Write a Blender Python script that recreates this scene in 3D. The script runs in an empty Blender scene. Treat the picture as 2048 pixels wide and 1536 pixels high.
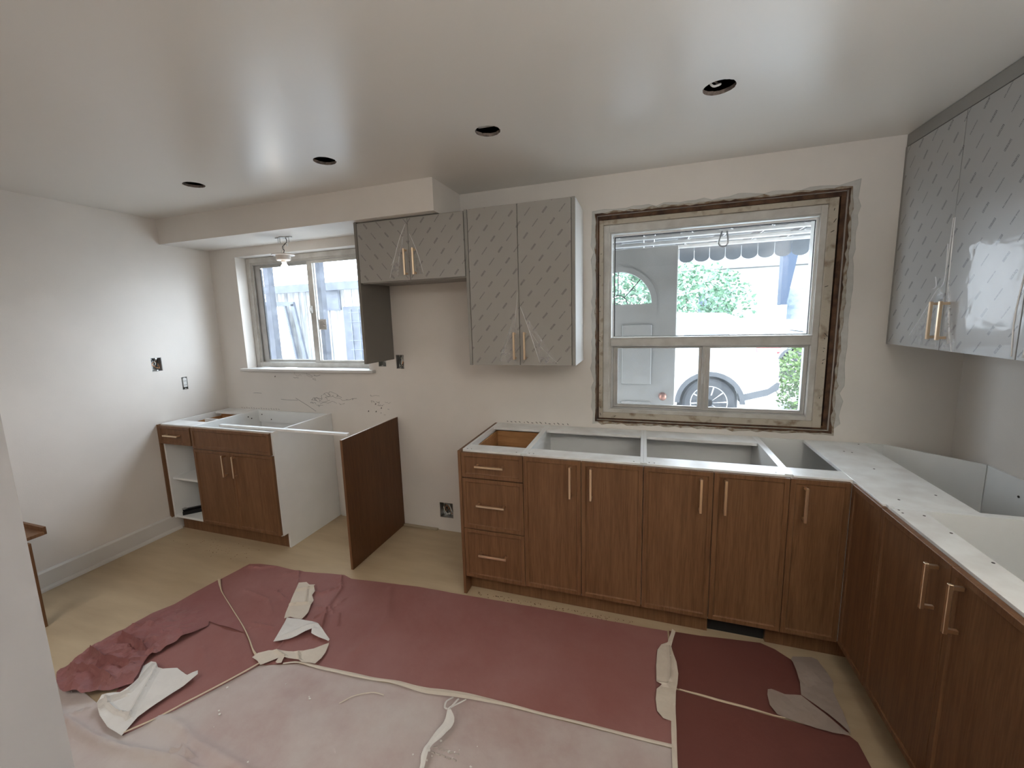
import bpy, bmesh, math, random
from mathutils import Vector, Matrix, noise
from mathutils.geometry import delaunay_2d_cdt
random.seed(7)
SC = bpy.context.scene; C = SC.collection
W, H = 5.032, 2.42            # right wall x, ceiling z   (back wall is y=0, left wall is x=0)
PI = math.pi

# ------------------------------------------------------------------ camera
cd = bpy.data.cameras.new('camera'); cam = bpy.data.objects.new('camera', cd); C.objects.link(cam)
yaw, pit, rol = -0.3297, -0.1462, -0.031
fw = Vector((math.sin(yaw)*math.cos(pit), math.cos(yaw)*math.cos(pit), math.sin(pit)))
r0 = fw.cross(Vector((0, 0, 1))).normalized(); u0 = r0.cross(fw)
rr = math.cos(rol)*r0 + math.sin(rol)*u0; uu = -math.sin(rol)*r0 + math.cos(rol)*u0
m = Matrix((rr, uu, -fw)).transposed().to_4x4(); m.translation = Vector((3.5244, -2.6933, 1.6064))
cam.matrix_world = m
cd.sensor_width = 36; cd.lens = 835.74/2048*36
cd.shift_x = (1024-1003.45)/2048; cd.shift_y = -(768-757.05)/2048
cd.clip_start = .02; cd.clip_end = 200
SC.camera = cam
# ------------------------------------------------------------------ world: bright overcast sky
wd = bpy.data.worlds.new('overcast_sky'); SC.world = wd; wd.use_nodes = True
nt = wd.node_tree; bg = nt.nodes['Background']
SKY = 8.2
tc = nt.nodes.new('ShaderNodeTexCoord'); sx = nt.nodes.new('ShaderNodeSeparateXYZ'); cr = nt.nodes.new('ShaderNodeValToRGB')
nt.links.new(tc.outputs['Generated'], sx.inputs[0]); nt.links.new(sx.outputs['Z'], cr.inputs[0]); nt.links.new(cr.outputs[0], bg.inputs[0])
cr.color_ramp.elements[0].color = (.80, .90, 1, 1); cr.color_ramp.elements[1].color = (.72, .86, 1, 1)
bg.inputs[1].default_value = SKY
# daylight portals in the real window openings (they only guide sky sampling)
def portal(x0, x1, z0, z1, y, ry):
    l = bpy.data.lights.new('window_daylight', 'AREA'); l.shape = 'RECTANGLE'; l.size = x1-x0; l.size_y = z1-z0
    l.cycles.is_portal = True
    o = bpy.data.objects.new('window_daylight', l); C.objects.link(o)
    o.location = ((x0+x1)/2, y, (z0+z1)/2); o.rotation_euler = (ry, 0, 0)
portal(3.26, 4.48, .94, 2.18, .15, -PI/2)
portal(.29, 1.53, 1.235, 2.16, .15, -PI/2)
# unseen area lights added as fill, behind the camera and partition
def lamp(name, loc, size, power, col, up=False):
    l = bpy.data.lights.new(name, 'AREA'); l.shape = 'DISK'; l.size = size; l.energy = power; l.color = col
    o = bpy.data.objects.new(name, l); C.objects.link(o); o.location = loc; o.rotation_euler = (PI if up else 0, 0, 0)
lamp('rear_left_fill', (1.1, -3.4, 2.36), 1.5, 15, (1, .94, .87))  # added warm fill from the left rear, no fixture behind it
lamp('rear_right_fill', (4.4, -3.15, 1.80), .6, 41, (1, 1, .98), up=True)  # added fill aimed up, bounced off the ceiling behind the camera
VS = SC.view_settings
VS.view_transform = 'Standard'; VS.look = 'None'; VS.gamma = 1; VS.use_curve_mapping = False; VS.exposure = 0.82

# ------------------------------------------------------------------ helpers
def tag(o, label=None, cat=None, group=None, kind=None):
    if label: o['label'] = label
    if cat: o['category'] = cat
    if group: o['group'] = group
    if kind: o['kind'] = kind
    return o
def thing(name, loc, label, cat, group=None):
    o = bpy.data.objects.new(name, None); o.location = loc; o.empty_display_size = .05; C.objects.link(o)
    return tag(o, label, cat, group)
def root(o):
    p = Vector((0, 0, 0))
    while o is not None: p = p+o.location; o = o.parent
    return p
def put(name, bm, mat, parent=None, smooth=False, origin=None):
    """link bm (world coordinates) as one mesh object"""
    base = root(parent) if parent else Vector((0, 0, 0))
    if origin is None:
        if parent is None and bm.verts:
            xs = [v.co.x for v in bm.verts]; ys = [v.co.y for v in bm.verts]; zs = [v.co.z for v in bm.verts]
            origin = Vector(((min(xs)+max(xs))/2, (min(ys)+max(ys))/2, min(zs)))
        else: origin = base
    origin = Vector(origin)
    bmesh.ops.translate(bm, verts=bm.verts, vec=-origin)
    me = bpy.data.meshes.new(name); bm.to_mesh(me); bm.free()
    me.materials.append(mat)
    if smooth:
        for p in me.polygons: p.use_smooth = True
    o = bpy.data.objects.new(name, me); C.objects.link(o)
    if parent: o.parent = parent
    o.location = origin-base
    return o
NB = bmesh.new
def quad(bm, *ps):
    try: return bm.faces.new([bm.verts.new(p) for p in ps])
    except ValueError: pass
def box(bm, x0, x1, y0, y1, z0, z1, bev=0):
    x0, x1 = sorted((x0, x1)); y0, y1 = sorted((y0, y1)); z0, z1 = sorted((z0, z1))
    v = [bm.verts.new((x, y, z)) for z in (z0, z1) for y in (y0, y1) for x in (x0, x1)]
    fs = [bm.faces.new([v[i] for i in f]) for f in ((0, 2, 3, 1), (4, 5, 7, 6), (0, 1, 5, 4), (2, 6, 7, 3), (0, 4, 6, 2), (1, 3, 7, 5))]
    if bev:
        es = list({e for f in fs for e in f.edges})
        bmesh.ops.bevel(bm, geom=es, offset=bev, segments=1, affect='EDGES')
    return bm
def B(*a, **k): return box(NB(), *a, **k)
def tube(bm, pts, r, n=8, cap=True):
    pts = [Vector(p) for p in pts]; rings = []
    for i, p in enumerate(pts):
        d = (pts[min(i+1, len(pts)-1)]-pts[max(i-1, 0)]).normalized()
        a = d.cross(Vector((0, 0, 1)) if abs(d.z) < .9 else Vector((1, 0, 0))).normalized(); b = d.cross(a)
        q = r[i] if isinstance(r, (list, tuple)) else r
        rings.append([bm.verts.new(p+q*(math.cos(t)*a+math.sin(t)*b)) for t in [2*PI*k/n for k in range(n)]])
    for i in range(len(rings)-1):
        for k in range(n): bm.faces.new((rings[i][k], rings[i][(k+1) % n], rings[i+1][(k+1) % n], rings[i+1][k]))
    if cap: bm.faces.new(rings[0][::-1]); bm.faces.new(rings[-1])
    return bm
def lathe(bm, prof, c, n=28, axis='Z'):
    rings = []
    for r, h in prof:
        ring = []
        for k in range(n):
            a = 2*PI*k/n; x, y = r*math.cos(a), r*math.sin(a)
            p = (x, y, h) if axis == 'Z' else ((x, h, y) if axis == 'Y' else (h, x, y))
            ring.append(bm.verts.new(Vector(c)+Vector(p)))
        rings.append(ring)
    for i in range(len(rings)-1):
        for k in range(n):
            bm.faces.new((rings[i][k], rings[i][(k+1) % n], rings[i+1][(k+1) % n], rings[i+1][k]))
    if prof[0][0] > 1e-5: bm.faces.new(rings[0][::-1])
    if prof[-1][0] > 1e-5: bm.faces.new(rings[-1])
    return bm
def prism(bm, pts, f, w0, w1):
    """polygon pts extruded from w0 to w1; f(a,b,w)->xyz"""
    A = [bm.verts.new(f(a, b, w0)) for a, b in pts]; D = [bm.verts.new(f(a, b, w1)) for a, b in pts]
    bm.faces.new(A); bm.faces.new(D[::-1])
    n = len(pts)
    for i in range(n): bm.faces.new((A[i], D[i], D[(i+1) % n], A[(i+1) % n]))
    bmesh.ops.recalc_face_normals(bm, faces=bm.faces)
    return bm
def sweep(pts, sub=6):
    """Catmull-Rom through pts"""
    P = [Vector(p) for p in pts]; out = []
    for i in range(len(P)-1):
        a, b, c, d = P[max(i-1, 0)], P[i], P[i+1], P[min(i+2, len(P)-1)]
        for k in range(sub):
            t = k/sub
            out.append(.5*((2*b)+(c-a)*t+(2*a-5*b+4*c-d)*t*t+(3*b-a-3*c+d)*t**3))
    return out+[P[-1]]

# ------------------------------------------------------------------ materials
def node(nt, t, **k):
    n = nt.nodes.new(t)
    for a, b in k.items(): setattr(n, a, b)
    return n
def M(name, col, rough=.5, metal=0, spec=.5, var=0, vscale=4, col2=None, bump=0, bscale=60, stretch=(1, 1, 1), coat=0, rvar=0, emit=0, detail=4, ramp=(.35, .65), trans=0):
    m = bpy.data.materials.new(name); m.use_nodes = True; nt = m.node_tree; p = nt.nodes['Principled BSDF']; L = nt.links.new
    p.inputs['Base Color'].default_value = (*col, 1); p.inputs['Roughness'].default_value = rough
    p.inputs['Metallic'].default_value = metal; p.inputs['Specular IOR Level'].default_value = spec
    p.inputs['Coat Weight'].default_value = coat; p.inputs['Coat Roughness'].default_value = .08
    if trans: p.inputs['Transmission Weight'].default_value = trans
    if emit: p.inputs['Emission Color'].default_value = (*col, 1); p.inputs['Emission Strength'].default_value = emit
    tcn = node(nt, 'ShaderNodeTexCoord'); mp = node(nt, 'ShaderNodeMapping'); mp.inputs['Scale'].default_value = stretch
    L(tcn.outputs['Object'], mp.inputs[0])
    if col2 or var or rvar:
        n = node(nt, 'ShaderNodeTexNoise'); n.inputs['Scale'].default_value = vscale; n.inputs['Detail'].default_value = detail
        L(mp.outputs[0], n.inputs['Vector'])
        r = node(nt, 'ShaderNodeValToRGB'); r.color_ramp.elements[0].position = ramp[0]; r.color_ramp.elements[1].position = ramp[1]
        c2 = col2 or tuple(c*(1-var) for c in col)
        r.color_ramp.elements[0].color = (*c2, 1); r.color_ramp.elements[1].color = (*col, 1)
        L(n.outputs['Fac'], r.inputs[0])
        if col2 or var: L(r.outputs[0], p.inputs['Base Color'])
        if rvar:
            mr = node(nt, 'ShaderNodeMapRange'); mr.inputs['From Min'].default_value = .2; mr.inputs['From Max'].default_value = .8
            mr.inputs['To Min'].default_value = rough-rvar; mr.inputs['To Max'].default_value = rough+rvar
            L(n.outputs['Fac'], mr.inputs[0]); L(mr.outputs[0], p.inputs['Roughness'])
    if bump:
        n2 = node(nt, 'ShaderNodeTexNoise'); n2.inputs['Scale'].default_value = bscale; n2.inputs['Detail'].default_value = 3
        L(mp.outputs[0], n2.inputs['Vector']); b = node(nt, 'ShaderNodeBump'); b.inputs['Strength'].default_value = bump; b.inputs['Distance'].default_value = .01
        L(n2.outputs['Fac'], b.inputs['Height']); L(b.outputs[0], p.inputs['Normal'])
    return m
def oak(name, dark, light, along=2, rough=.45):
    s = [26, 26, 26]; s[along] = 1.3
    m = bpy.data.materials.new(name); m.use_nodes = True; nt = m.node_tree; p = nt.nodes['Principled BSDF']; L = nt.links.new
    tcn = node(nt, 'ShaderNodeTexCoord'); mp = node(nt, 'ShaderNodeMapping'); mp.inputs['Scale'].default_value = s
    L(tcn.outputs['Object'], mp.inputs[0])
    a = node(nt, 'ShaderNodeTexNoise'); a.inputs['Scale'].default_value = 1.4; a.inputs['Detail'].default_value = 4; a.inputs['Distortion'].default_value = .6; L(mp.outputs[0], a.inputs['Vector'])
    mp2 = node(nt, 'ShaderNodeMapping'); mp2.inputs['Scale'].default_value = [q*7 for q in s]; L(tcn.outputs['Object'], mp2.inputs[0])
    b = node(nt, 'ShaderNodeTexNoise'); b.inputs['Scale'].default_value = 1.2; b.inputs['Detail'].default_value = 2; L(mp2.outputs[0], b.inputs['Vector'])
    mx = node(nt, 'ShaderNodeMath', operation='ADD'); L(a.outputs['Fac'], mx.inputs[0]); L(b.outputs['Fac'], mx.inputs[1])
    mh = node(nt, 'ShaderNodeMath', operation='MULTIPLY'); L(mx.outputs[0], mh.inputs[0]); mh.inputs[1].default_value = .5
    r = node(nt, 'ShaderNodeValToRGB'); r.color_ramp.elements[0].position = .38; r.color_ramp.elements[1].position = .62
    r.color_ramp.elements[0].color = (*dark, 1); r.color_ramp.elements[1].color = (*light, 1); L(mh.outputs[0], r.inputs[0])
    L(r.outputs[0], p.inputs['Base Color']); p.inputs['Roughness'].default_value = rough; p.inputs['Specular IOR Level'].default_value = .35
    bp = node(nt, 'ShaderNodeBump'); bp.inputs['Strength'].default_value = .12; bp.inputs['Distance'].default_value = .004; L(b.outputs['Fac'], bp.inputs['Height']); L(bp.outputs[0], p.inputs['Normal'])
    return m
def film(name, ax, sign, ang, base=(.36, .35, .335), coat=.5, cr=.30):
    """grey door under printed protective film: slanted lines of small print in a staggered grid"""
    m = bpy.data.materials.new(name); m.use_nodes = True; nt = m.node_tree; p = nt.nodes['Principled BSDF']; L = nt.links.new
    def mt(op, a, b=None, c=None):
        n = node(nt, 'ShaderNodeMath', operation=op)
        for i, v in enumerate((a, b, c)):
            if v is None: continue
            if isinstance(v, (int, float)): n.inputs[i].default_value = v
            else: L(v, n.inputs[i])
        return n.outputs[0]
    tcn = node(nt, 'ShaderNodeTexCoord'); s = node(nt, 'ShaderNodeSeparateXYZ'); L(tcn.outputs['Object'], s.inputs[0])
    u = mt('MULTIPLY', s.outputs[ax], sign); v = s.outputs[2]
    j = mt('DIVIDE', v, -.064); i = mt('DIVIDE', mt('SUBTRACT', u, mt('MULTIPLY', j, .043)), .098)
    fi = mt('FLOOR', i)
    di = mt('SUBTRACT', mt('FRACT', mt('ADD', i, 10)), .5); dj = mt('SUBTRACT', mt('FRACT', mt('ADD', j, 50)), .5)
    dx = mt('ADD', mt('MULTIPLY', di, .098), mt('MULTIPLY', dj, .043)); dy = mt('MULTIPLY', dj, -.064)
    ca, sa = math.cos(ang), math.sin(ang)
    sl = mt('ADD', mt('MULTIPLY', dx, ca), mt('MULTIPLY', dy, sa)); tl = mt('SUBTRACT', mt('MULTIPLY', dy, ca), mt('MULTIPLY', dx, sa))
    par = mt('FRACT', mt('MULTIPLY', mt('ADD', fi, 100), .5))      # 0 or .5
    hl = mt('SUBTRACT', .026, mt('MULTIPLY', par, .012)); ht = mt('ADD', .0030, mt('MULTIPLY', par, .0052))
    msk = mt('MULTIPLY', mt('LESS_THAN', mt('ABSOLUTE', sl), hl), mt('LESS_THAN', mt('ABSOLUTE', tl), ht))
    gl = mt('GREATER_THAN', mt('SINE', mt('MULTIPLY', sl, 1500)), -.55)
    nz = node(nt, 'ShaderNodeTexNoise'); nz.inputs['Scale'].default_value = 260; L(tcn.outputs['Object'], nz.inputs['Vector'])
    g2 = mt('GREATER_THAN', nz.outputs['Fac'], .42)
    msk = mt('MULTIPLY', mt('MULTIPLY', msk, gl), mt('MULTIPLY', g2, .80))
    mix = node(nt, 'ShaderNodeMix', data_type='RGBA'); L(msk, mix.inputs['Factor'])
    mix.inputs['A'].default_value = (*base, 1); mix.inputs['B'].default_value = (.07, .07, .075, 1)
    L(mix.outputs['Result'], p.inputs['Base Color']); p.inputs['Roughness'].default_value = .42
    p.inputs['Coat Weight'].default_value = coat; p.inputs['Coat Roughness'].default_value = cr; p.inputs['Coat IOR'].default_value = 1.45
    n2 = node(nt, 'ShaderNodeTexNoise'); n2.inputs['Scale'].default_value = 7; n2.inputs['Detail'].default_value = 3; L(tcn.outputs['Object'], n2.inputs['Vector'])
    b = node(nt, 'ShaderNodeBump'); b.inputs['Strength'].default_value = .3; b.inputs['Distance'].default_value = .01; L(n2.outputs['Fac'], b.inputs['Height']); L(b.outputs[0], p.inputs['Coat Normal'])
    return m
def glass(name, dust=.06, tint=(1, 1, 1), scale=9):
    m = bpy.data.materials.new(name); m.use_nodes = True; nt = m.node_tree; nt.nodes.remove(nt.nodes['Principled BSDF']); L = nt.links.new
    out = nt.nodes['Material Output']
    t = node(nt, 'ShaderNodeBsdfTransparent'); t.inputs[0].default_value = (*tint, 1); g = node(nt, 'ShaderNodeBsdfGlossy'); g.inputs['Roughness'].default_value = .02
    fr = node(nt, 'ShaderNodeFresnel'); fr.inputs[0].default_value = 1.45; a = node(nt, 'ShaderNodeMixShader'); gm = node(nt, 'ShaderNodeNewGeometry'); mm = node(nt, 'ShaderNodeMath', operation='SUBTRACT'); mm.inputs[0].default_value = 1; L(gm.outputs['Backfacing'], mm.inputs[1]); m3 = node(nt, 'ShaderNodeMath', operation='MULTIPLY'); L(mm.outputs[0], m3.inputs[0]); L(fr.outputs[0], m3.inputs[1]); L(m3.outputs[0], a.inputs[0]); L(t.outputs[0], a.inputs[1]); L(g.outputs[0], a.inputs[2])
    d = node(nt, 'ShaderNodeBsdfTranslucent'); d.inputs[0].default_value = (.9, .93, .95, 1)
    nz = node(nt, 'ShaderNodeTexNoise'); nz.inputs['Scale'].default_value = scale; nz.inputs['Detail'].default_value = 6; nz.inputs['Roughness'].default_value = .7
    tcn = node(nt, 'ShaderNodeTexCoord'); L(tcn.outputs['Object'], nz.inputs['Vector'])
    mr = node(nt, 'ShaderNodeMapRange'); mr.inputs['From Min'].default_value = .35; mr.inputs['From Max'].default_value = .75; mr.inputs['To Min'].default_value = dust*.4; mr.inputs['To Max'].default_value = dust*1.6
    L(nz.outputs['Fac'], mr.inputs[0]); b = node(nt, 'ShaderNodeMixShader'); L(mr.outputs[0], b.inputs[0]); L(a.outputs[0], b.inputs[1]); L(d.outputs[0], b.inputs[2]); L(b.outputs[0], out.inputs[0])
    return m
def clearfilm(name, amt=.25):
    m = bpy.data.materials.new(name); m.use_nodes = True; nt = m.node_tree; p = nt.nodes['Principled BSDF']; L = nt.links.new
    p.inputs['Base Color'].default_value = (.85, .86, .87, 1); p.inputs['Roughness'].default_value = .2; p.inputs['Coat Weight'].default_value = 1
    nz = node(nt, 'ShaderNodeTexNoise'); nz.inputs['Scale'].default_value = 30; nz.inputs['Detail'].default_value = 4; nz.inputs['Distortion'].default_value = 1.5
    tcn = node(nt, 'ShaderNodeTexCoord'); L(tcn.outputs['Object'], nz.inputs['Vector'])
    mr = node(nt, 'ShaderNodeMapRange'); mr.inputs['From Min'].default_value = .4; mr.inputs['From Max'].default_value = .65; mr.inputs['To Min'].default_value = amt*.15; mr.inputs['To Max'].default_value = min(1, amt*1.6)
    L(nz.outputs['Fac'], mr.inputs[0]); L(mr.outputs[0], p.inputs['Alpha'])
    b = node(nt, 'ShaderNodeBump'); b.inputs['Strength'].default_value = .6; b.inputs['Distance'].default_value = .01; L(nz.outputs['Fac'], b.inputs['Height']); L(b.outputs[0], p.inputs['Normal'])
    return m
def paper(name, col, dust, dcol=(.40, .36, .34), dscale=2.2, lo=.35, hi=.7, fine=.08):
    """rosin paper with a film of plaster dust and scuffs"""
    m = bpy.data.materials.new(name); m.use_nodes = True; nt = m.node_tree; p = nt.nodes['Principled BSDF']; L = nt.links.new
    tcn = node(nt, 'ShaderNodeTexCoord')
    a = node(nt, 'ShaderNodeTexNoise'); a.inputs['Scale'].default_value = dscale; a.inputs['Detail'].default_value = 7; a.inputs['Roughness'].default_value = .62; L(tcn.outputs['Object'], a.inputs['Vector'])
    mr = node(nt, 'ShaderNodeMapRange'); mr.inputs['From Min'].default_value = lo; mr.inputs['From Max'].default_value = hi; mr.inputs['To Min'].default_value = dust*.25; mr.inputs['To Max'].default_value = dust
    L(a.outputs['Fac'], mr.inputs[0])
    mx = node(nt, 'ShaderNodeMix', data_type='RGBA'); mx.inputs['A'].default_value = (*col, 1); mx.inputs['B'].default_value = (*dcol, 1); L(mr.outputs[0], mx.inputs['Factor'])
    b = node(nt, 'ShaderNodeTexNoise'); b.inputs['Scale'].default_value = 180; b.inputs['Detail'].default_value = 2; L(tcn.outputs['Object'], b.inputs['Vector'])
    m2 = node(nt, 'ShaderNodeMix', data_type='RGBA', blend_type='MULTIPLY'); m2.inputs['Factor'].default_value = fine*4; L(mx.outputs['Result'], m2.inputs['A']); L(b.outputs['Color'], m2.inputs['B'])
    hs = node(nt, 'ShaderNodeHueSaturation'); hs.inputs['Value'].default_value = 1+fine*2; L(mx.outputs['Result'], hs.inputs['Color'])
    L(hs.outputs[0], p.inputs['Base Color'])
    p.inputs['Roughness'].default_value = .62; p.inputs['Specular IOR Level'].default_value = .3
    c = node(nt, 'ShaderNodeTexNoise'); c.inputs['Scale'].default_value = 14; c.inputs['Detail'].default_value = 5; L(tcn.outputs['Object'], c.inputs['Vector'])
    bp = node(nt, 'ShaderNodeBump'); bp.inputs['Strength'].default_value = .25; bp.inputs['Distance'].default_value = .01; L(c.outputs['Fac'], bp.inputs['Height']); L(bp.outputs[0], p.inputs['Normal'])
    return m

WALLC = (.74, .70, .655)
mWall = M('wall_paint', WALLC, .48, spec=.35, var=.05, vscale=3, bump=.05, bscale=160)
mCeil = M('ceiling_paint', (.74, .715, .67), .31, spec=.9, bump=.35, bscale=2.6)
mFloor = M('pale_vinyl', (.52, .41, .27), .42, spec=.4, col2=(.42, .32, .205), vscale=2.2, stretch=(1.1, 5, 1), bump=.04, bscale=30, detail=8, ramp=(.3, .7))
mTrim = M('white_trim_paint', (.66, .64, .61), .35, spec=.5, var=.03)
mMel = M('white_melamine', (.84, .85, .84), .3, spec=.5, var=.04, vscale=6)
mMelD = M('dusty_melamine_top', (.84, .85, .84), .38, spec=.45, col2=(.72, .71, .69), vscale=9, detail=8, ramp=(.35, .6))
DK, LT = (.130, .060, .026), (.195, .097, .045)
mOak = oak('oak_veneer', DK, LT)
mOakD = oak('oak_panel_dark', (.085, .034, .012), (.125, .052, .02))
mBirch = oak('birch_ply_drawer', (.34, .17, .07), (.46, .25, .11), along=0)
mGold = M('champagne_brass', (.84, .66, .47), .34, metal=1, bump=.02, bscale=200)
mGoldD = M('brass_post', (.52, .34, .18), .4, metal=1)
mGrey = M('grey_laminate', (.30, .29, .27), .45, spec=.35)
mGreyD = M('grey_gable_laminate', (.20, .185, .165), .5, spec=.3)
mFilmR = film('printed_film_back', 0, 1, math.radians(50), base=(.34, .325, .30))
mFilmL = film('printed_film_mirrored', 0, -1, math.radians(50), base=(.34, .325, .30))
mFilmW = film('printed_film_right_wall', 1, -1, math.radians(52), base=(.40, .395, .385), coat=.24, cr=.06)
mCrease = M('film_crease', (.86, .87, .88), .15, coat=1, spec=.6)
mTent = clearfilm('loose_clear_film', .22)
mGlass = glass('window_glass', .014); mDirty = glass('dirty_window_glass', .03, scale=14)
mFrame = M('old_white_window_paint', (.60, .585, .55), .45, col2=(.50, .48, .445), vscale=14, detail=8, bump=.15, bscale=50)
mAlu = M('anodised_aluminium_track', (.50, .49, .47), .4, metal=.35, var=.15, vscale=12)
mAluW = M('bright_window_bead', (.80, .80, .78), .35)
mBlk = M('black_rubber_gasket', (.015, .015, .017), .6)
mRaw = M('raw_jamb_timber', (.48, .43, .35), .75, col2=(.25, .18, .12), vscale=16, detail=9, bump=.4, bscale=40, ramp=(.30, .46))
mRust = M('exposed_brown_timber', (.14, .07, .035), .8, col2=(.05, .022, .012), vscale=20, detail=8, bump=.5, bscale=60)
mPlast = M('broken_plaster', (.42, .38, .32), .85, col2=(.24, .17, .11), vscale=26, detail=9, bump=.6, bscale=70, ramp=(.38, .55))
mSkim = M('grey_joint_compound', (.56, .55, .52), .8, var=.12, vscale=18, bump=.2, bscale=50)
mDark = M('dark_void', (.012, .011, .01), .9)
mSteel = M('galvanised_steel', (.55, .55, .54), .35, metal=.9, var=.3, vscale=40)
mWireW = M('white_cable_sheath', (.70, .70, .68), .45)
mWireB = M('black_cable', (.03, .03, .03), .5)
mCop = M('bare_copper', (.75, .40, .22), .3, metal=1)
mPlug = M('white_device_plastic', (.72, .72, .70), .35)
mPorc = M('porcelain', (.66, .60, .55), .25, spec=.6)
mBulb = M('lit_bulb', (1, .96, .88), .2, emit=9)
mDry = M('drywall_cut_edge', (.26, .21, .18), .9, col2=(.10, .08, .07), vscale=40, bump=.4)
mJoist = M('attic_timber', (.12, .08, .055), .85, var=.4, vscale=20)
mSlide = M('black_drawer_slide', (.02, .02, .022), .3, metal=.6)
mScrew = M('dark_screw', (.06, .05, .045), .4, metal=.6)
mRose = paper('rosin_paper', (.215, .080, .070), .40, dcol=(.34, .20, .185))
mRoseD = paper('crumpled_rosin_paper', (.215, .080, .075), .35, dcol=(.30, .17, .16), dscale=6)
mRoseShade = paper('rosin_paper_shaded', (.125, .040, .032), .2, dcol=(.18, .09, .075))  # same rosin paper, with the right side's shade put into its colour
mDust = paper('dusty_rosin_paper', (.28, .15, .135), .95, dcol=(.45, .405, .38), dscale=1.5, lo=.28, hi=.60)
mTape = paper('pale_masking_paper', (.56, .50, .42), .5, dcol=(.42, .36, .30), dscale=9)
mTapeW = paper('white_paper_backing', (.62, .60, .57), .5, dcol=(.46, .43, .40), dscale=8)
mTapeT = paper('tan_tape', (.50, .40, .28), .4, dcol=(.58, .50, .38), dscale=9)
mChip = M('plaster_crumbs', (.68, .66, .62), .9)
mMark = M('pencil_and_glue_marks', (.16, .15, .14), .9)

# ------------------------------------------------------------------ room shell
def holed(name, f, us, zs, holes, T, mat):
    """wall slab with rectangular holes; f(u,z,w)->xyz, w in 0..T (0 = room side)"""
    us = sorted(set(us)|{q for h in holes for q in h[:2]}); zs = sorted(set(zs)|{q for h in holes for q in h[2:]})
    bm = NB(); vd = {}
    def V(i, j, k):
        if (i, j, k) not in vd: vd[i, j, k] = bm.verts.new(f(us[i], zs[j], T*k))
        return vd[i, j, k]
    def solid(i, j):
        if not (0 <= i < len(us)-1 and 0 <= j < len(zs)-1): return False
        cu, cz = (us[i]+us[i+1])/2, (zs[j]+zs[j+1])/2
        return not any(h[0] < cu < h[1] and h[2] < cz < h[3] for h in holes)
    for i in range(len(us)-1):
        for j in range(len(zs)-1):
            if not solid(i, j): continue
            bm.faces.new((V(i, j, 0), V(i+1, j, 0), V(i+1, j+1, 0), V(i, j+1, 0)))
            bm.faces.new((V(i, j, 1), V(i, j+1, 1), V(i+1, j+1, 1), V(i+1, j, 1)))
            for (di, dj, a, b) in ((-1, 0, (i, j), (i, j+1)), (1, 0, (i+1, j), (i+1, j+1)), (0, -1, (i, j), (i+1, j)), (0, 1, (i, j+1), (i+1, j+1))):
                if not solid(i+di, j+dj): bm.faces.new((V(*a, 0), V(*b, 0), V(*b, 1), V(*a, 1)))
    bmesh.ops.recalc_face_normals(bm, faces=bm.faces)
    return tag(put(name, bm, mat, origin=(0, 0, 0)), kind='structure')
YF = -5.4; ZT = 2.66
BW = (3.245, 4.497, .930, 2.190); SW = (.287, 1.53, 1.222, 2.165)
EB = [(1.617, 1.684, 1.262, 1.36), (1.772, 1.839, 1.246, 1.351), (2.071, 2.182, .105, .225)]
wb = holed('wall_back', lambda u, z, w: (u, w, z), [-.16, W+.16], [-.15, ZT], [BW, SW]+EB, .16, mWall)
EL = [(-.566, -.49, 1.275, 1.381), (-.366, -.321, 1.102, 1.204)]
wl = holed('wall_left', lambda u, z, w: (-w, u, z), [YF, 0], [-.15, ZT], EL, .16, mWall)
wr = holed('wall_right', lambda u, z, w: (W+w, u, z), [YF, 0], [-.15, ZT], [], .16, mWall)
wf = holed('wall_front', lambda u, z, w: (u, YF-w, z), [-.16, W+.16], [-.15, ZT], [], .16, mWall)
tag(put('wall_partition', B(2.388, 2.508, YF, -2.316, 0, H), M('shaded_partition_paint', (.40, .39, .395), .5, spec=.3, var=.04, vscale=3)), kind='structure')  # partition paint darkened to stand in for weaker light on it
fl = tag(put('floor', B(0, W, YF, 0, -.15, 0), mFloor), kind='structure')
# soffit
so = put('wall_bulkhead', B(0, 2.347, -.387, 0, 2.235, H), mWall); tag(so, kind='structure')
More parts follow.
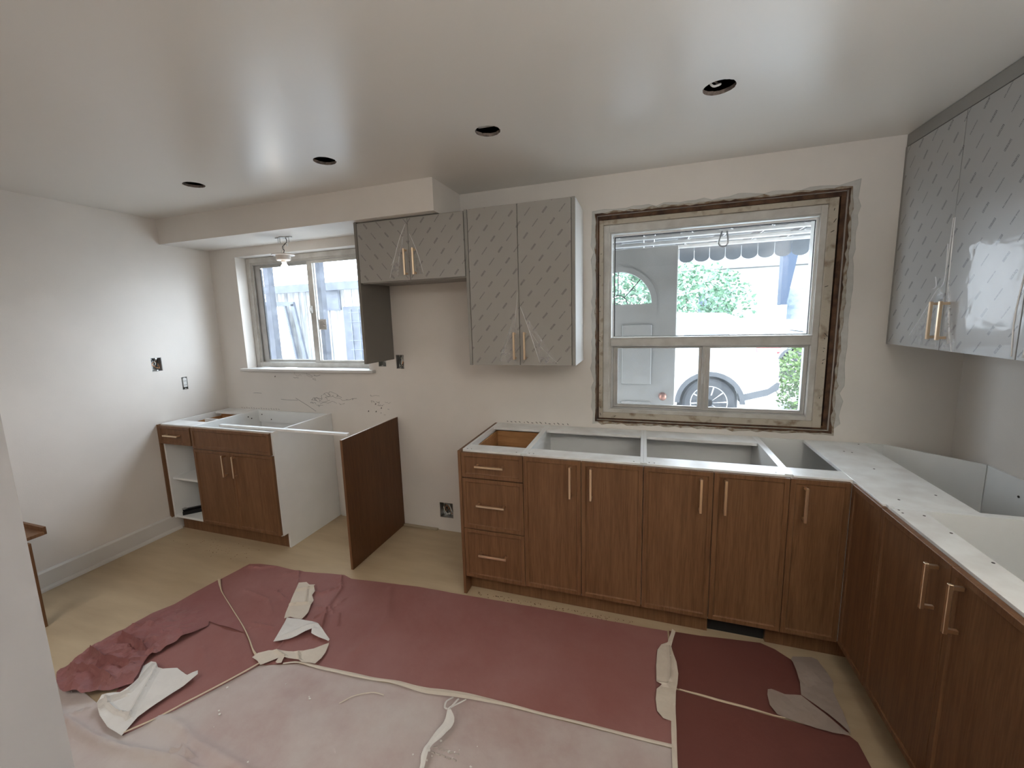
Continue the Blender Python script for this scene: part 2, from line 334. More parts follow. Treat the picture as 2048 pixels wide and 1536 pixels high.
# ceiling with four round cut-outs
HO = [(3.772, -.832), (2.855, -.823), (1.968, -.824), (1.033, -.826)]; HR = .056
bm = NB()
def cring(bm, cx, cy, z, r=HR, n=40, jit=.0, s=0):
    return [bm.verts.new((cx+(r+jit*noise.noise(Vector((k*1.3+s, s, 0))))*math.cos(2*PI*k/n), cy+(r+jit*noise.noise(Vector((k*1.3+s, s, 0))))*math.sin(2*PI*k/n), z)) for k in range(n)]
ya, yb = -1.0, -.65
def flat(bm, x0, x1, y0, y1, z): quad(bm, (x0, y0, z), (x0, y1, z), (x1, y1, z), (x1, y0, z))
flat(bm, 0, W, YF, ya, H); flat(bm, 0, W, yb, 0, H)
xp = 0
for hi, (cx, cy) in enumerate(sorted(HO)):
    x0, x1 = cx-.17, cx+.17
    flat(bm, xp, x0, ya, yb, H); xp = x1
    ring = cring(bm, cx, cy, H, jit=.003, s=hi*9); n = len(ring); q = []
    for k in range(n):
        a = 2*PI*k/n; c, s = math.cos(a), math.sin(a); t = min(.17/max(abs(c), 1e-6), (yb-cy if s > 0 else cy-ya)/max(abs(s), 1e-6)); q.append(bm.verts.new((cx+c*t, cy+s*t, H)))
    for k in range(n): bm.faces.new((ring[k], ring[(k+1) % n], q[(k+1) % n], q[k]))
    for (sx_, sy_) in ((1, 1), (-1, 1), (-1, -1), (1, -1)):      # square corners
        cxn = (cx+sx_*.17, (yb if sy_ > 0 else ya), H)
        best = sorted(range(n), key=lambda k: (q[k].co-Vector(cxn)).length)[:6]
        e = [k for k in range(n) if (abs(q[k].co.x-cxn[0]) < 1e-6) != (abs(q[(k+1) % n].co.x-cxn[0]) < 1e-6) and (q[k].co-Vector(cxn)).length < .06]
        for k in e[:1]: bm.faces.new((q[k], q[(k+1) % n], bm.verts.new(cxn)))
flat(bm, xp, W, ya, yb, H)
bmesh.ops.recalc_face_normals(bm, faces=bm.faces)
ce = tag(put('ceiling', bm, mCeil, origin=(0, 0, 0)), kind='structure')
put('ceiling_void', B(0, W, YF, 0, 2.64, 2.66), mDark, ce)
for hi, (cx, cy) in enumerate(sorted(HO)):
    bm = NB(); a = cring(bm, cx, cy, H, jit=.003, s=hi*9); b = cring(bm, cx, cy, H+.014, r=HR-.001, jit=.006, s=hi*9+3); n = len(a)
    for k in range(n): bm.faces.new((a[k], b[k], b[(k+1) % n], a[(k+1) % n]))
    bo = cring(bm, cx, cy, H+.016, r=.16)
    for k in range(n): bm.faces.new((b[k], bo[k], bo[(k+1) % n], b[(k+1) % n]))
    put('cutout_rim', bm, mDry, ce)
for x in (.8, 1.75, 2.62, 3.60, 4.3): put('joist', B(x, x+.04, YF+.02, -.02, H+.05, H+.2), mJoist, ce)
put('duct_piece', B(2.80, 2.93, -.95, -.792, H+.03, H+.035), mMel, ce)
# baseboard left, floor trims
bl = NB(); prism(bl, [(0, 0), (.024, 0), (.024, .012), (.019, .026), (.0145, .027), (.0145, .118), (.008, .130), (0, .130)], lambda a, b, w: (a, w, b), -3.9, -.532)
tag(put('baseboard_left', bl, mTrim), kind='structure')
tag(put('trim_1', B(1.155, 1.73, -.010, 0, .0, .022, bev=.002), mTrim), kind='structure')
tag(put('trim_2', B(1.755, 2.05, -.022, 0, .0, .012, bev=.002), M('pale_floor_batten', (.45, .38, .27), .6)), kind='structure')
# ------------------------------------------------------------------ small window (window_1)
def fbox(bm, x0, x1, z0, z1, y0, y1, t, tb=None):
    """rectangular frame ring"""
    tl, tr, tbm, tt = t if isinstance(t, tuple) else (t, t, t, t)
    box(bm, x0, x0+tl, y0, y1, z0, z1, bev=.0015); box(bm, x1-tr, x1, y0, y1, z0, z1, bev=.0015)
    box(bm, x0+tl, x1-tr, y0, y1, z0, z0+tbm, bev=.0015); box(bm, x0+tl, x1-tr, y0, y1, z1-tt, z1, bev=.0015)
    return bm
bm = fbox(NB(), .289, 1.528, 1.236, 2.163, .095, .158, .04)
fbox(bm, .325, 1.495, 1.262, 2.128, .105, .150, .02)
w1 = tag(put('window_1', bm, mFrame, origin=(.9, 0, 1.236)), kind='structure')
put('window_sill', B(.245, 1.585, -.042, .094, 1.214, 1.236, bev=.003), mTrim, w1)
put('track', fbox(NB(), .346, 1.474, 1.272, 2.108, .103, .113, .007), mAlu, w1)
for nm, x0, x1, y0, y1 in (('sash', .340, .985, .119, .134), ('sash', .925, 1.48, .104, .118)):
    t = (.075, .046, .026, .028) if x0 < .5 else (.052, .03, .022, .024)
    s = put(nm, fbox(NB(), x0, x1, 1.274, 2.106, y0, y1, t), mFrame if x0 > .5 else mAlu, w1)
    put('pane', B(x0+t[0]-.004, x1-t[1]+.004, (y0+y1)/2-.0015, (y0+y1)/2+.0015, 1.279+t[2]-.004, 2.098-t[3]+.004), mDirty, s)
    if x0 < .5: put('gasket', B(x0+t[0], x0+t[0]+.006, y0-.001, y1+.001, 1.30, 2.072), mBlk, s)
lt = NB(); box(lt, .930, .952, .088, .104, 1.685, 1.745, bev=.003); box(lt, .936, .946, .080, .09, 1.70, 1.73, bev=.002)
put('latch', lt, mPlug, w1)
st = put('sticker', B(1.000, 1.075, .1005, .1015, 1.548, 1.632), mTapeW, w1); st['label'] = 'small white paper label stuck on the right sash'
for i in range(6): put('print_line', B(1.008, 1.066-.012*(i % 3), .0998, .1004, 1.560+.010*i, 1.563+.010*i), mMark, st)
# ------------------------------------------------------------------ big window (window_2)
bm = NB(); X0, X1, Z0, Z1 = BW
# old brown timber exposed round the opening
fbox(bm, X0+.001, X1-.001, Z0+.001, Z1-.001, .012, .155, .022)
w2 = tag(put('window_2', bm, mRust, origin=(3.87, 0, Z0)), kind='structure')
put('jamb_lining', fbox(NB(), X0+.012, X1-.032, Z0+.012, Z1-.026, .008, .155, (.024, .042, .036, .028)), mRaw, w2)
put('backing', fbox(NB(), X0+.001, X1-.001, Z0+.001, Z1-.001, .10, .157, .05), mRust, w2)
put('outer_frame', fbox(NB(), 3.282, 4.424, .977, 2.135, .020, .150, (.034, .030, .022, .045)), mFrame, w2)
put('frame_step', fbox(NB(), 3.312, 4.402, .995, 2.096, .030, .150, (.016, .010, .006, .012)), mFrame, w2)
put('meeting_rail', B(3.325, 4.402, .024, .15, 1.402, 1.452, bev=.004), mFrame, w2)
put('rail_lip', B(3.332, 4.398, .018, .03, 1.449, 1.456), mAlu, w2)
put('bright_bead', fbox(NB(), 3.340, 4.394, 1.458, 2.078, .040, .052, (.004, .012, .004, .011)), mAluW, w2)
put('gasket', fbox(NB(), 3.344, 4.384, 1.461, 2.067, .050, .056, (.006, .005, .003, .004)), mBlk, w2)
put('pane', B(3.345, 4.384, .0575, .0605, 1.459, 2.068), mGlass, w2)
for x0, x1, y in ((3.330, 3.872, .060), (3.858, 4.402, .044)):
    s = put('sliding_sash', fbox(NB(), x0, x1, 1.000, 1.404, y, y+.016, (.042 if x0 > 3.5 else .040, .032, .028, .018)), mAlu, w2)
    put('pane', B(x0+.036, x1-.028, y+.006, y+.009, 1.024, 1.390), mDirty, s)
    put('bead', fbox(NB(), x0+.014, x1-.012, 1.010, 1.396, y-.003, y+.001, .006), mFrame, s)
put('track', fbox(NB(), 3.328, 4.404, .998, 1.408, .030, .044, .009), mAlu, w2)
put('latch', B(3.862, 3.872, .034, .044, 1.17, 1.23, bev=.002), mAlu, w2)
# broken plaster collar around the opening: irregular ring on the wall face
def ragged(inner, off, amp, seed, y0, y1, n=26):
    x0, x1, z0, z1 = inner; P = []; Q = []
    per = [(x0+(x1-x0)*t/n, z1, 0, 1) for t in range(n)]+[(x1, z1-(z1-z0)*t/n, 1, 0) for t in range(n)]+[(x1-(x1-x0)*t/n, z0, 0, -1) for t in range(n)]+[(x0, z0+(z1-z0)*t/n, -1, 0) for t in range(n)]
    bm = NB(); ins = []; out = []; top = []
    for k, (x, z, dx, dz) in enumerate(per):
        o = off[0 if dx < 0 else 1 if dx > 0 else 2 if dz < 0 else 3]
        o = max(.003, o+amp*noise.noise(Vector((k*.7, seed, 0)))+amp*.6*noise.noise(Vector((k*2.7, seed, 4))))
        if k % n == 0: dxx, dzz = ((-1, 1), (1, 1), (1, -1), (-1, -1))[k//n]
        else: dxx, dzz = dx, dz
        ins.append(bm.verts.new((x, y0, z))); out.append(bm.verts.new((x+dxx*o, y0, z+dzz*o))); top.append(bm.verts.new((x+dxx*(o+.003), y1, z+dzz*(o+.003))))
    N = len(per)
    for k in range(N):
        j = (k+1) % N
        bm.faces.new((ins[k], ins[j], out[j], out[k])); bm.faces.new((out[k], out[j], top[j], top[k]))
    bmesh.ops.recalc_face_normals(bm, faces=bm.faces)
    return bm
put('skim_patch', ragged(BW, (.028, .050, .010, .030), .022, 3.1, -.0012, 0, n=30), mSkim, w2)
put('broken_plaster', ragged(BW, (.006, .022, .022, .016), .012, 8.3, -.0045, -.001, n=40), mPlast, w2)
put('bare_edge', ragged(BW, (.003, .007, .009, .008), .008, 5.3, -.0065, -.004, n=44), mRust, w2)
bm = NB()
for k in range(26):     # stubs of old nails and splinters
    x = random.choice([X0+.02, X1-.05, random.uniform(X0, X1)]); z = random.uniform(Z0+.03, Z1-.03)
    if X0+.05 < x < X1-.08: z = random.choice([Z0+.03, Z1-.02])
    tube(bm, [(x, .006, z), (x+random.uniform(-.01, .01), -.008, z+random.uniform(-.02, .02))], .0014, 5)
tag(put('nail_stub', bm, mScrew, w2), kind='stuff')
# marks on back wall under the small window
bm = NB()
def scrib(pts, r=.0011): tube(bm, [(x, -.0008, z) for x, z in pts], r, 4)
for (x, z, n, sc) in ((.95, 1.0, 7, .10), (1.08, 1.01, 8, .08), (1.25, .985, 5, .07), (1.0, .95, 4, .09), (1.55, 1.0, 9, .035), (1.60, .96, 6, .03), (1.02, 1.17, 4, .05), (.78, 1.18, 4, .04), (.9, 1.19, 4, .06), (1.62, .9, 4, .02)):
    for q in range(3):
        p = [(x+random.uniform(-.05, .05), z+random.uniform(-.03, .03))]
        for _ in range(n): p.append((p[-1][0]+random.uniform(-.2, .6)*sc, p[-1][1]+random.uniform(-.25, .22)*sc))
        scrib([(v.x, v.z) for v in sweep([(a, 0, b) for a, b in p], 3)], random.uniform(.0006, .0012))
scrib([(.62, .975), (.70, .97), (.80, .972)]); scrib([(.78, .99), (.90, .93), (.98, .885)], .0012); scrib([(.32, 1.02), (.36, 1.022), (.41, 1.02)], .0012)
for x in range(15): scrib([(2.63+.03*x+random.uniform(-.006, .006), .886+random.uniform(0, .008)), (2.64+.03*x, .884)], .0022)
for x in range(16): scrib([(.16+.028*x, .882+random.uniform(0, .010)), (.17+.028*x, .882)], .0016)
for x, z in ((.58, 1.165), (1.56, .965), (1.61, .935), (1.49, .905), (1.56, .905)): scrib([(x, z), (x+.006, z+.008)], .004)
tag(put('scuff_mark', bm, mMark, wb), kind='stuff')

# ------------------------------------------------------------------ electrical boxes
def ebox(f, u0, u1, z0, z1, label, device=None, n=3, col=mWireW, seed=1, depth=.055):
    """f(u,z,w)->xyz, w into the wall"""
    rnd = random.Random(seed); cu, cz = (u0+u1)/2, (z0+z1)/2
    t = thing('junction_box', Vector(f(cu, z0, .03)), label, 'electrical box')
    bm = NB()
    def bx(a, b, c, d, e, g): p, q = f(a, c, e), f(b, d, g); box(bm, p[0], q[0], p[1], q[1], p[2], q[2])
    e = .0015
    bx(u0+e, u1-e, z0+e, z1-e, depth-.002, depth); bx(u0+e, u0+2*e, z0+e, z1-e, .001, depth); bx(u1-2*e, u1-e, z0+e, z1-e, .001, depth); bx(u0+e, u1-e, z0+e, z0+2*e, .001, depth); bx(u0+e, u1-e, z1-2*e, z1-e, .001, depth)
    put('metal_box', bm, mSteel, t)
    for k in range(n):
        a = (rnd.uniform(u0+.01, u1-.01), rnd.choice((z0+.004, z1-.004)), depth-.008); pts = [a]
        for _ in range(3): pts.append((rnd.uniform(u0+.01, u1-.01), rnd.uniform(z0+.012, z1-.012), rnd.uniform(.004, depth-.012)))
        put('wire', tube(NB(), [f(*p) for p in sweep(pts, 6)], .0032, 6), (col, mWireB, mWireW, mCop)[k % 4], t)
    for zz in (z0+.008, z1-.008):
        p, q = f(cu-.006, zz-.004, .0), f(cu+.006, zz+.004, .004); put('ear_tab', box(NB(), p[0], q[0], p[1], q[1], p[2], q[2]), mSteel, t)
    if device:
        bm = NB()
        p, q = f(u0+.009, z0+.020, -.004), f(u1-.007, z1-.008, .022); box(bm, p[0], q[0], p[1], q[1], p[2], q[2], bev=.002)
        dv = put('receptacle', bm, mPlug, t)
        bm = NB()
        for zz in (z0+.038, z0+.070):
            for du_ in (-.006, .006):
                p, q = f(cu+du_-.0015, zz-.004, -.0046), f(cu+du_+.0015, zz+.004, -.003); box(bm, p[0], q[0], p[1], q[1], p[2], q[2])
        put('slot', bm, mBlk, dv)
    return t
fL = lambda u, z, w: Vector((-w, u, z)); fB = lambda u, z, w: Vector((u, w, z))
ebox(fL, *EL[0], 'open square metal box with folded wires in the left wall', n=6, seed=3)
ebox(fL, *EL[1], 'narrow metal box with white outlet hanging in the left wall', device=True, n=3, seed=5)
ebox(fB, *EB[0], 'small open metal box half hidden below the grey gable panel', n=3, seed=8)
ebox(fB, *EB[1], 'open metal box with loose wires beside the grey gable panel', n=5, seed=12)
ebox(fB, *EB[2], 'open square box with coiled cable low on the wall beside the drawers', n=6, seed=15, col=mWireW)

# ------------------------------------------------------------------ cabinetry
TH = .016
fBack = lambda u, w, z: Vector((u, -w, z))          # u along x, w out from back wall
fRight = lambda u, w, z: Vector((W-w, -u, z))       # u away from back wall, w out from right wall
def mb(f, bm, u0, u1, w0, w1, z0, z1, bev=0):
    p, q = f(u0, w0, z0), f(u1, w1, z1); return box(bm, p.x, q.x, p.y, q.y, p.z, q.z, bev)
def MB(f, *a, **k): return mb(f, NB(), *a, **k)
def shaker(f, u0, u1, z0, z1, w0, w1, fr=.020, rec=.0055, slope=.006):
    """slim-framed door or drawer front: recessed centre panel"""
    bm = NB(); e = .0012
    def ring(a, w): return [bm.verts.new(f(*p)) for p in ((u0+a, w, z0+a), (u1-a, w, z0+a), (u1-a, w, z1-a), (u0+a, w, z1-a))]
    rs = [ring(0, w0), ring(0, w1-e), ring(e, w1), ring(fr, w1), ring(fr+slope*.4, w1-rec*.7), ring(fr+slope, w1-rec)]
    bm.faces.new(rs[0])
    for a, b in zip(rs, rs[1:]):
        for k in range(4): bm.faces.new((a[k], a[(k+1) % 4], b[(k+1) % 4], b[k]))
    bm.faces.new(rs[-1]); bmesh.ops.recalc_face_normals(bm, faces=bm.faces)
    return bm
def handle(f, u, z, w, L, vert, parent, t=.011, so=.034, ends=.004):
    bm = NB()
    if vert: mb(f, bm, u-t/2, u+t/2, w+so-t, w+so, z-L/2, z+L/2, bev=.0012)
    else: mb(f, bm, u-L/2, u+L/2, w+so-t, w+so, z-t/2, z+t/2, bev=.0012)
    for s in (-1, 1):
        if vert: mb(f, bm, u-t/2+.0005, u+t/2-.0005, w, w+so-t, z+s*(L/2-ends)-(t if s > 0 else 0), z+s*(L/2-ends)+(0 if s > 0 else t))
        else: mb(f, bm, u+s*(L/2-ends)-(t if s > 0 else 0), u+s*(L/2-ends)+(0 if s > 0 else t), w, w+so-t, z-t/2+.0005, z+t/2-.0005)
    return put('handle', bm, mGold, parent)
def fronts(f, t, dl, w0, w1, mat=None):
    for (nm, u0, u1, z0, z1, hu, hz, hv, hl) in dl:
        g = .0013
        d = put(nm, shaker(f, u0+g, u1-g, z0+g, z1-g, w0, w1), mat or mOak, t)
        if hu is not None: handle(f, hu, hz, w1, hl, hv, d)
ZC, KT = .876, .123
D = .6427
def carcass(f, t, u0, u1, D, fr=(.515, .622), br=(.0, .13), kz=KT, kick=.071, notchside=None, tops=True):
    cw = D-.021
    for k, u in enumerate((u0, u1-TH)):
        bm = NB()
        prism(bm, [(0.002, .0), (cw-kick, .0), (cw-kick, kz-.012), (cw-.012, kz-.012), (cw-.012, ZC), (.002, ZC)], lambda a, b, w: f(w, a, b), u+.0004, u+TH-.0004)
        put('side_panel', bm, mMel, t)
    put('bottom_panel', MB(f, u0+TH, u1-TH, .012, cw, kz-.012, kz+.004), mMel, t)
    put('back_panel', MB(f, u0+TH, u1-TH, .002, .012, kz-.012, ZC-.018), mMel, t)
    if tops:
        a = put('front_rail', MB(f, u0+TH, u1-TH, fr[0], min(fr[1], cw), ZC-.016, ZC-.0005), mMelD, t)
        b = put('back_rail', MB(f, u0+TH, u1-TH, br[0]+.002, br[1], ZC-.016, ZC-.0005), mMelD, t)
        bm = NB()
        for u in (u0+.05, u0+TH+.01, u1-TH-.03): p = f(u, (fr[0]+fr[1])/2+.03, ZC-.0004); lathe(bm, [(.0001, 0), (.0035, 0), (.0035, .0006), (.0001, .0006)], p, 10)
        put('screw', bm, mScrew, a)
a0, a1, a2, a3, a4 = 2.5456, 2.9251, 3.5345, 3.8432, 4.1454
a12 = 3.2336; WF, WB = D, D-.0195
# drawer base
t = thing('drawer_base_cabinet', (2.735, -.31, 0), 'oak three drawer base cabinet at the left end of the long run', 'cabinet')
carcass(fBack, t, a0+.019, a1, D)
put('end_panel', MB(fBack, a0, a0+.0185, .002, D-.002, 0.0, .874, bev=.001), mOak, t)
fronts(fBack, t, [('drawer', a0+.004+.016, a1, .722, .868, 2.740, .800, False, .165), ('drawer', a0+.02, a1, .418, .719, 2.741, .573, False, .165), ('drawer', a0+.02, a1, .115, .415, 2.743, .275, False, .165)], WB, WF)
bm = NB()
for a in ((2.585, 2.90, .09, .10, .735, .845), (2.585, 2.595, .10, .60, .735, .845), (2.892, 2.902, .10, .60, .735, .845), (2.595, 2.892, .10, .60, .735, .742)): mb(fBack, bm, *a)
put('drawer_box', bm, mBirch, t)
t = thing('double_door_base_cabinet', (3.23, -.31, 0), 'oak two door base cabinet next to the three drawers', 'cabinet')
carcass(fBack, t, a1, a2, D)
fronts(fBack, t, [('door', a1, a12, .121, .868, 3.180, .758, True, .168), ('door', a12, a2, .121, .868, 3.285, .759, True, .168)], WB, WF)
t = thing('double_door_base_cabinet', (3.84, -.31, 0), 'oak two door base cabinet below the right half of the big window', 'cabinet')
carcass(fBack, t, a2, a4, D, br=(0, .145))
fronts(fBack, t, [('door', a2, a3, .121, .868, 3.788, .757, True, .165), ('door', a3, a4, .121, .868, 3.890, .760, True, .165)], WB, WF)
# corner cabinet
XR = W-.666                 # door plane of the right run
t = thing('corner_base_cabinet', (4.60, -.45, 0), 'oak corner base cabinet with wide white top board and folding door', 'cabinet')
put('side_panel', MB(fBack, a4, a4+TH, .002, D-.033, KT-.012, ZC), mMel, t)
put('side_panel', MB(fRight, .857, .8725, .002, .645, KT-.012, ZC), mMel, t)
put('back_panel', B(a4+TH, 4.748, -.014, -.002, KT-.01, ZC-.004), mMel, t)
bm = NB(); prism(bm, [(4.748, -.003), (5.019, -.262), (5.011, -.270), (4.740, -.011)], lambda a, b, w: (a, b, w), KT-.01, ZC-.003); put('diagonal_back_panel', bm, mMel, t)
put('back_panel', B(5.015, 5.028, -.857, -.262, KT-.01, ZC-.004), mMel, t)
bm = NB(); prism(bm, [(a4+TH, -.015), (4.742, -.015), (5.008, -.272), (5.012, -.856), (4.392, -.856), (4.392, -.62), (a4+TH, -.62)], lambda a, b, w: (a, b, w), KT-.011, KT+.004); put('bottom_panel', bm, mMel, t)
b = put('front_rail', B(a4+TH, 4.377, -.621, -.515, ZC-.016, ZC-.0005), mMelD, t)
tb = put('top_board', B(4.378, 4.652, -.856, -.016, ZC-.016, ZC, bev=.0008), mMelD, t)
bm = NB()
for (x, y) in ((4.50, -.20), (4.53, -.21), (4.52, -.45), (4.60, -.72), (4.62, -.05), (4.45, -.8)): lathe(bm, [(.0001, 0), (.004, 0), (.004, .0008), (.0001, .0008)], (x, y, ZC), 10)
put('screw', bm, mScrew, tb)
bm = NB()
for (y, z) in ((-.45, .80), (-.60, .74)): lathe(bm, [(.0001, 0), (.005, 0), (.005, -.002), (.0001, -.002)], (5.015, y, z), 10, axis='X')
put('screw_hole', bm, mScrew, t)
d = put('door', shaker(fBack, a4+.0007, XR-.0008, .122, .868, WB, WF), mOak, t); handle(fBack, 4.200, .762, WF, .158, True, d)
d = put('door', shaker(fRight, D+.0006, .8718, .122, .868, .6465, .666), mOak, t)
# right run
t = thing('right_run_base_cabinet', (4.7, -1.27, 0), 'oak two door base cabinet along the right wall, nearest the camera', 'cabinet')
carcass(fRight, t, .8735, 1.640, .666, fr=(.55, .645), br=(0, .10))
fronts(fRight, t, [('door', .8735, 1.250, .121, .868, 1.198, .765, True, .150), ('door', 1.250, 1.640, .121, .868, 1.303, .765, True, .150)], .6465, .666)
bm = NB()
for u in (.93, 1.05, 1.22, 1.35): p = fRight(u, .58+.02*math.sin(u*40), ZC-.0004); lathe(bm, [(.0001, 0), (.004, 0), (.004, .0008), (.0001, .0008)], p, 10)
for (u, z) in ((1.02, .80), (1.02, .6)): pass
put('screw', bm, mScrew, t)
put('screw_hole', lathe(NB(), [(.0001, 0), (.005, 0), (.005, -.002), (.0001, -.002)], (5.020, -1.12, .78), 10, axis='X'), mScrew, t)
# next unit further along the right wall, reaching behind the camera
t = thing('right_run_base_cabinet', (4.7, -2.0, 0), 'oak base cabinet along the right wall, at the frame edge beside the camera', 'cabinet')
carcass(fRight, t, 1.641, 2.40, .666, fr=(.55, .645), br=(0, .10))
fronts(fRight, t, [('door', 1.641, 2.02, .121, .868, 1.96, .73, True, .15), ('door', 2.02, 2.40, .121, .868, 2.08, .73, True, .15)], .6465, .666)
# kickboards
kb = put('toe_kick_board', MB(fBack, a0+.019, 3.853, D-.09, D-.075, .002, KT-.013), mOak); tag(kb, 'long oak toe kick board under the drawers and first doors', 'kickboard')
kb = put('toe_kick_board', MB(fBack, 4.108, XR+.082, D-.09, D-.075, .002, KT-.013), mOak); tag(kb, 'short oak toe kick board right of the open gap', 'kickboard')
kb = put('toe_kick_board', MB(fRight, D-.075, 2.40, .576, .591, .002, KT-.013), mOak); tag(kb, 'oak toe kick board along the right run of cabinets', 'kickboard')
kb = put('toe_kick_shade_block', B(3.856, 4.105, -.548, -.40, .001, KT-.014), mDark); tag(kb, 'black duct block standing for shade in the gap between the oak toe kick boards', 'infill')  # added black block, its colour stands for the shade under the cabinet
# left run
DL = .5981
t = thing('sink_base_cabinet', (.75, -.3, 0), 'oak double door sink base cabinet with open top under the small window', 'cabinet')
c1, c2 = .366, 1.1328; cw = DL-.021
put('side_panel', MB(fBack, c1, c1+TH, .002, cw, KT-.012, ZC), mMel, t)
bm = NB(); prism(bm, [(.002, 0), (cw-.052, 0), (cw-.052, KT-.006), (cw, KT-.006), (cw, ZC), (.002, ZC)], lambda a, b, w: fBack(w, a, b), c2-TH, c2); put('side_panel', bm, mMel, t)
put('bottom_panel', MB(fBack, c1+TH, c2-TH, .012, cw, KT-.012, KT+.004), mMel, t)
put('back_panel', MB(fBack, c1+TH, c2-TH, .002, .012, KT, ZC-.03), mMel, t)
put('back_rail', MB(fBack, c1+TH, c2-TH, .012, .028, ZC-.10, ZC-.001), mMel, t)
put('front_rail', MB(fBack, c1+TH, c2-TH, cw-.018, cw-.001, ZC-.09, ZC-.001), mMelD, t)
bm = NB()
for (y, z) in ((-.30, .80), (-.10, .82), (-.13, .84)): lathe(bm, [(.0001, 0), (.005, 0), (.005, .002), (.0001, .002)], (c1+TH, y, z), 10, axis='X')
for (x, z) in ((.42, .84), (.52, .80)): lathe(bm, [(.0001, 0), (.005, 0), (.005, -.002), (.0001, -.002)], (x, -.028, z), 10, axis='Y')
put('screw_hole', bm, mScrew, t)
d = put('false_drawer_front', shaker(fBack, c1+.0, c2-.016, .712, .868, DL-.0195, DL), mOak, t)
fronts(fBack, t, [('door', c1, .737, KT, .709, .688, .609, True, .158), ('door', .737, c2-.006, KT, .709, .786, .609, True, .158)], DL-.0195, DL)
t = thing('open_drawer_cabinet', (.18, -.3, 0), 'oak cabinet with one drawer over open white shelves against the left wall', 'cabinet')
put('filler_strip', MB(fBack, .0015, .020, .03, DL-.002, KT-.002, .872), mOak, t)
put('side_panel', MB(fBack, .020, .036, .002, cw, KT-.012, ZC), mMel, t)
put('side_panel', MB(fBack, c1-TH, c1-.0005, .002, cw, KT-.012, ZC), mMel, t)
put('bottom_panel', MB(fBack, .036, c1-TH, .012, cw, KT-.006, KT+.010), mMel, t)
put('back_panel', MB(fBack, .036, c1-TH, .002, .012, KT, ZC-.02), mMel, t)
put('shelf', MB(fBack, .036, c1-TH, .012, cw-.02, .424, .440), mMel, t)
put('front_rail', MB(fBack, .036, c1-TH, .455, cw, ZC-.016, ZC-.0005), mMelD, t)
put('back_rail', MB(fBack, .036, c1-TH, .003, .15, ZC-.016, ZC-.0005), mMelD, t)
put('cross_rail', MB(fBack, .19, c1-TH, .345, .358, ZC-.09, ZC-.004), mMel, t)
bm = NB()
for a in ((.05, .335, .10, .112, .745, .85), (.05, .062, .112, .56, .745, .835), (.323, .335, .112, .56, .745, .835), (.062, .323, .112, .56, .745, .752), (.062, .323, .548, .56, .752, .84)): mb(fBack, bm, *a)
put('drawer_box', bm, mBirch, t)
fronts(fBack, t, [('drawer', .021, .352, .725, .868, .182, .800, False, .155)], DL-.0195, DL)
kb = put('toe_kick_board', MB(fBack, .03, 1.1165, cw-.070, cw-.054, .001, KT-.013), mOak); tag(kb, 'oak toe kick board under the sink cabinet on the left', 'kickboard')
# slides lying on the bottom shelf
t = thing('drawer_slide', (.19, -.40, KT+.011), 'black metal drawer slides lying on the bottom shelf of the open cabinet', 'drawer slide')
def slide(p, q, w, h, z):
    p, q = Vector(p), Vector(q); d = (q-p).normalized(); n = Vector((-d.y, d.x)); bm = NB()
    for (o, hh, ww) in ((0, h, w), (w*.9, h*.55, w*.5)):
        vs = []
        for zz in (z, z+hh):
            for s, e in ((p, -1), (p, 1), (q, 1), (q, -1)): c = s+n*(o+e*ww/2); vs.append(bm.verts.new((c.x, c.y, zz)))
        for f_ in ((3, 2, 1, 0), (4, 5, 6, 7), (0, 1, 5, 4), (1, 2, 6, 5), (2, 3, 7, 6), (3, 0, 4, 7)): bm.faces.new([vs[i] for i in f_])
    return bm
put('outer_rail', slide((.075, -.545), (.315, -.26), .022, .038, KT+.011), mSlide, t)
put('inner_rail', slide((.10, -.565), (.335, -.30), .014, .026, KT+.011), mSlide, t)
put('carriage_block', B(.078, .104, -.552, -.528, KT+.049, KT+.058), mSteel, t)
# loose dishwasher gable panel
t = thing('gable_panel', (1.744, -.31, 0), 'dark brown upright gable panel standing alone right of the sink cabinet', 'panel')
put('white_core', MB(fBack, 1.735, 1.7495, .001, .6275, 0, .875), M('white_panel_core', (.62, .55, .48), .5), t)
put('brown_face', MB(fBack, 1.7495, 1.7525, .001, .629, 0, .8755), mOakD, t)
put('edge_banding', MB(fBack, 1.735, 1.7495, .6275, .629, 0, .8755), mOak, t)
o = put('white_batten', B(.592, 1.722, -.545, -.517, ZC+.0005, ZC+.016, bev=.001), mMelD); tag(o, 'white batten bridging from the sink cabinet to the brown gable panel', 'batten')

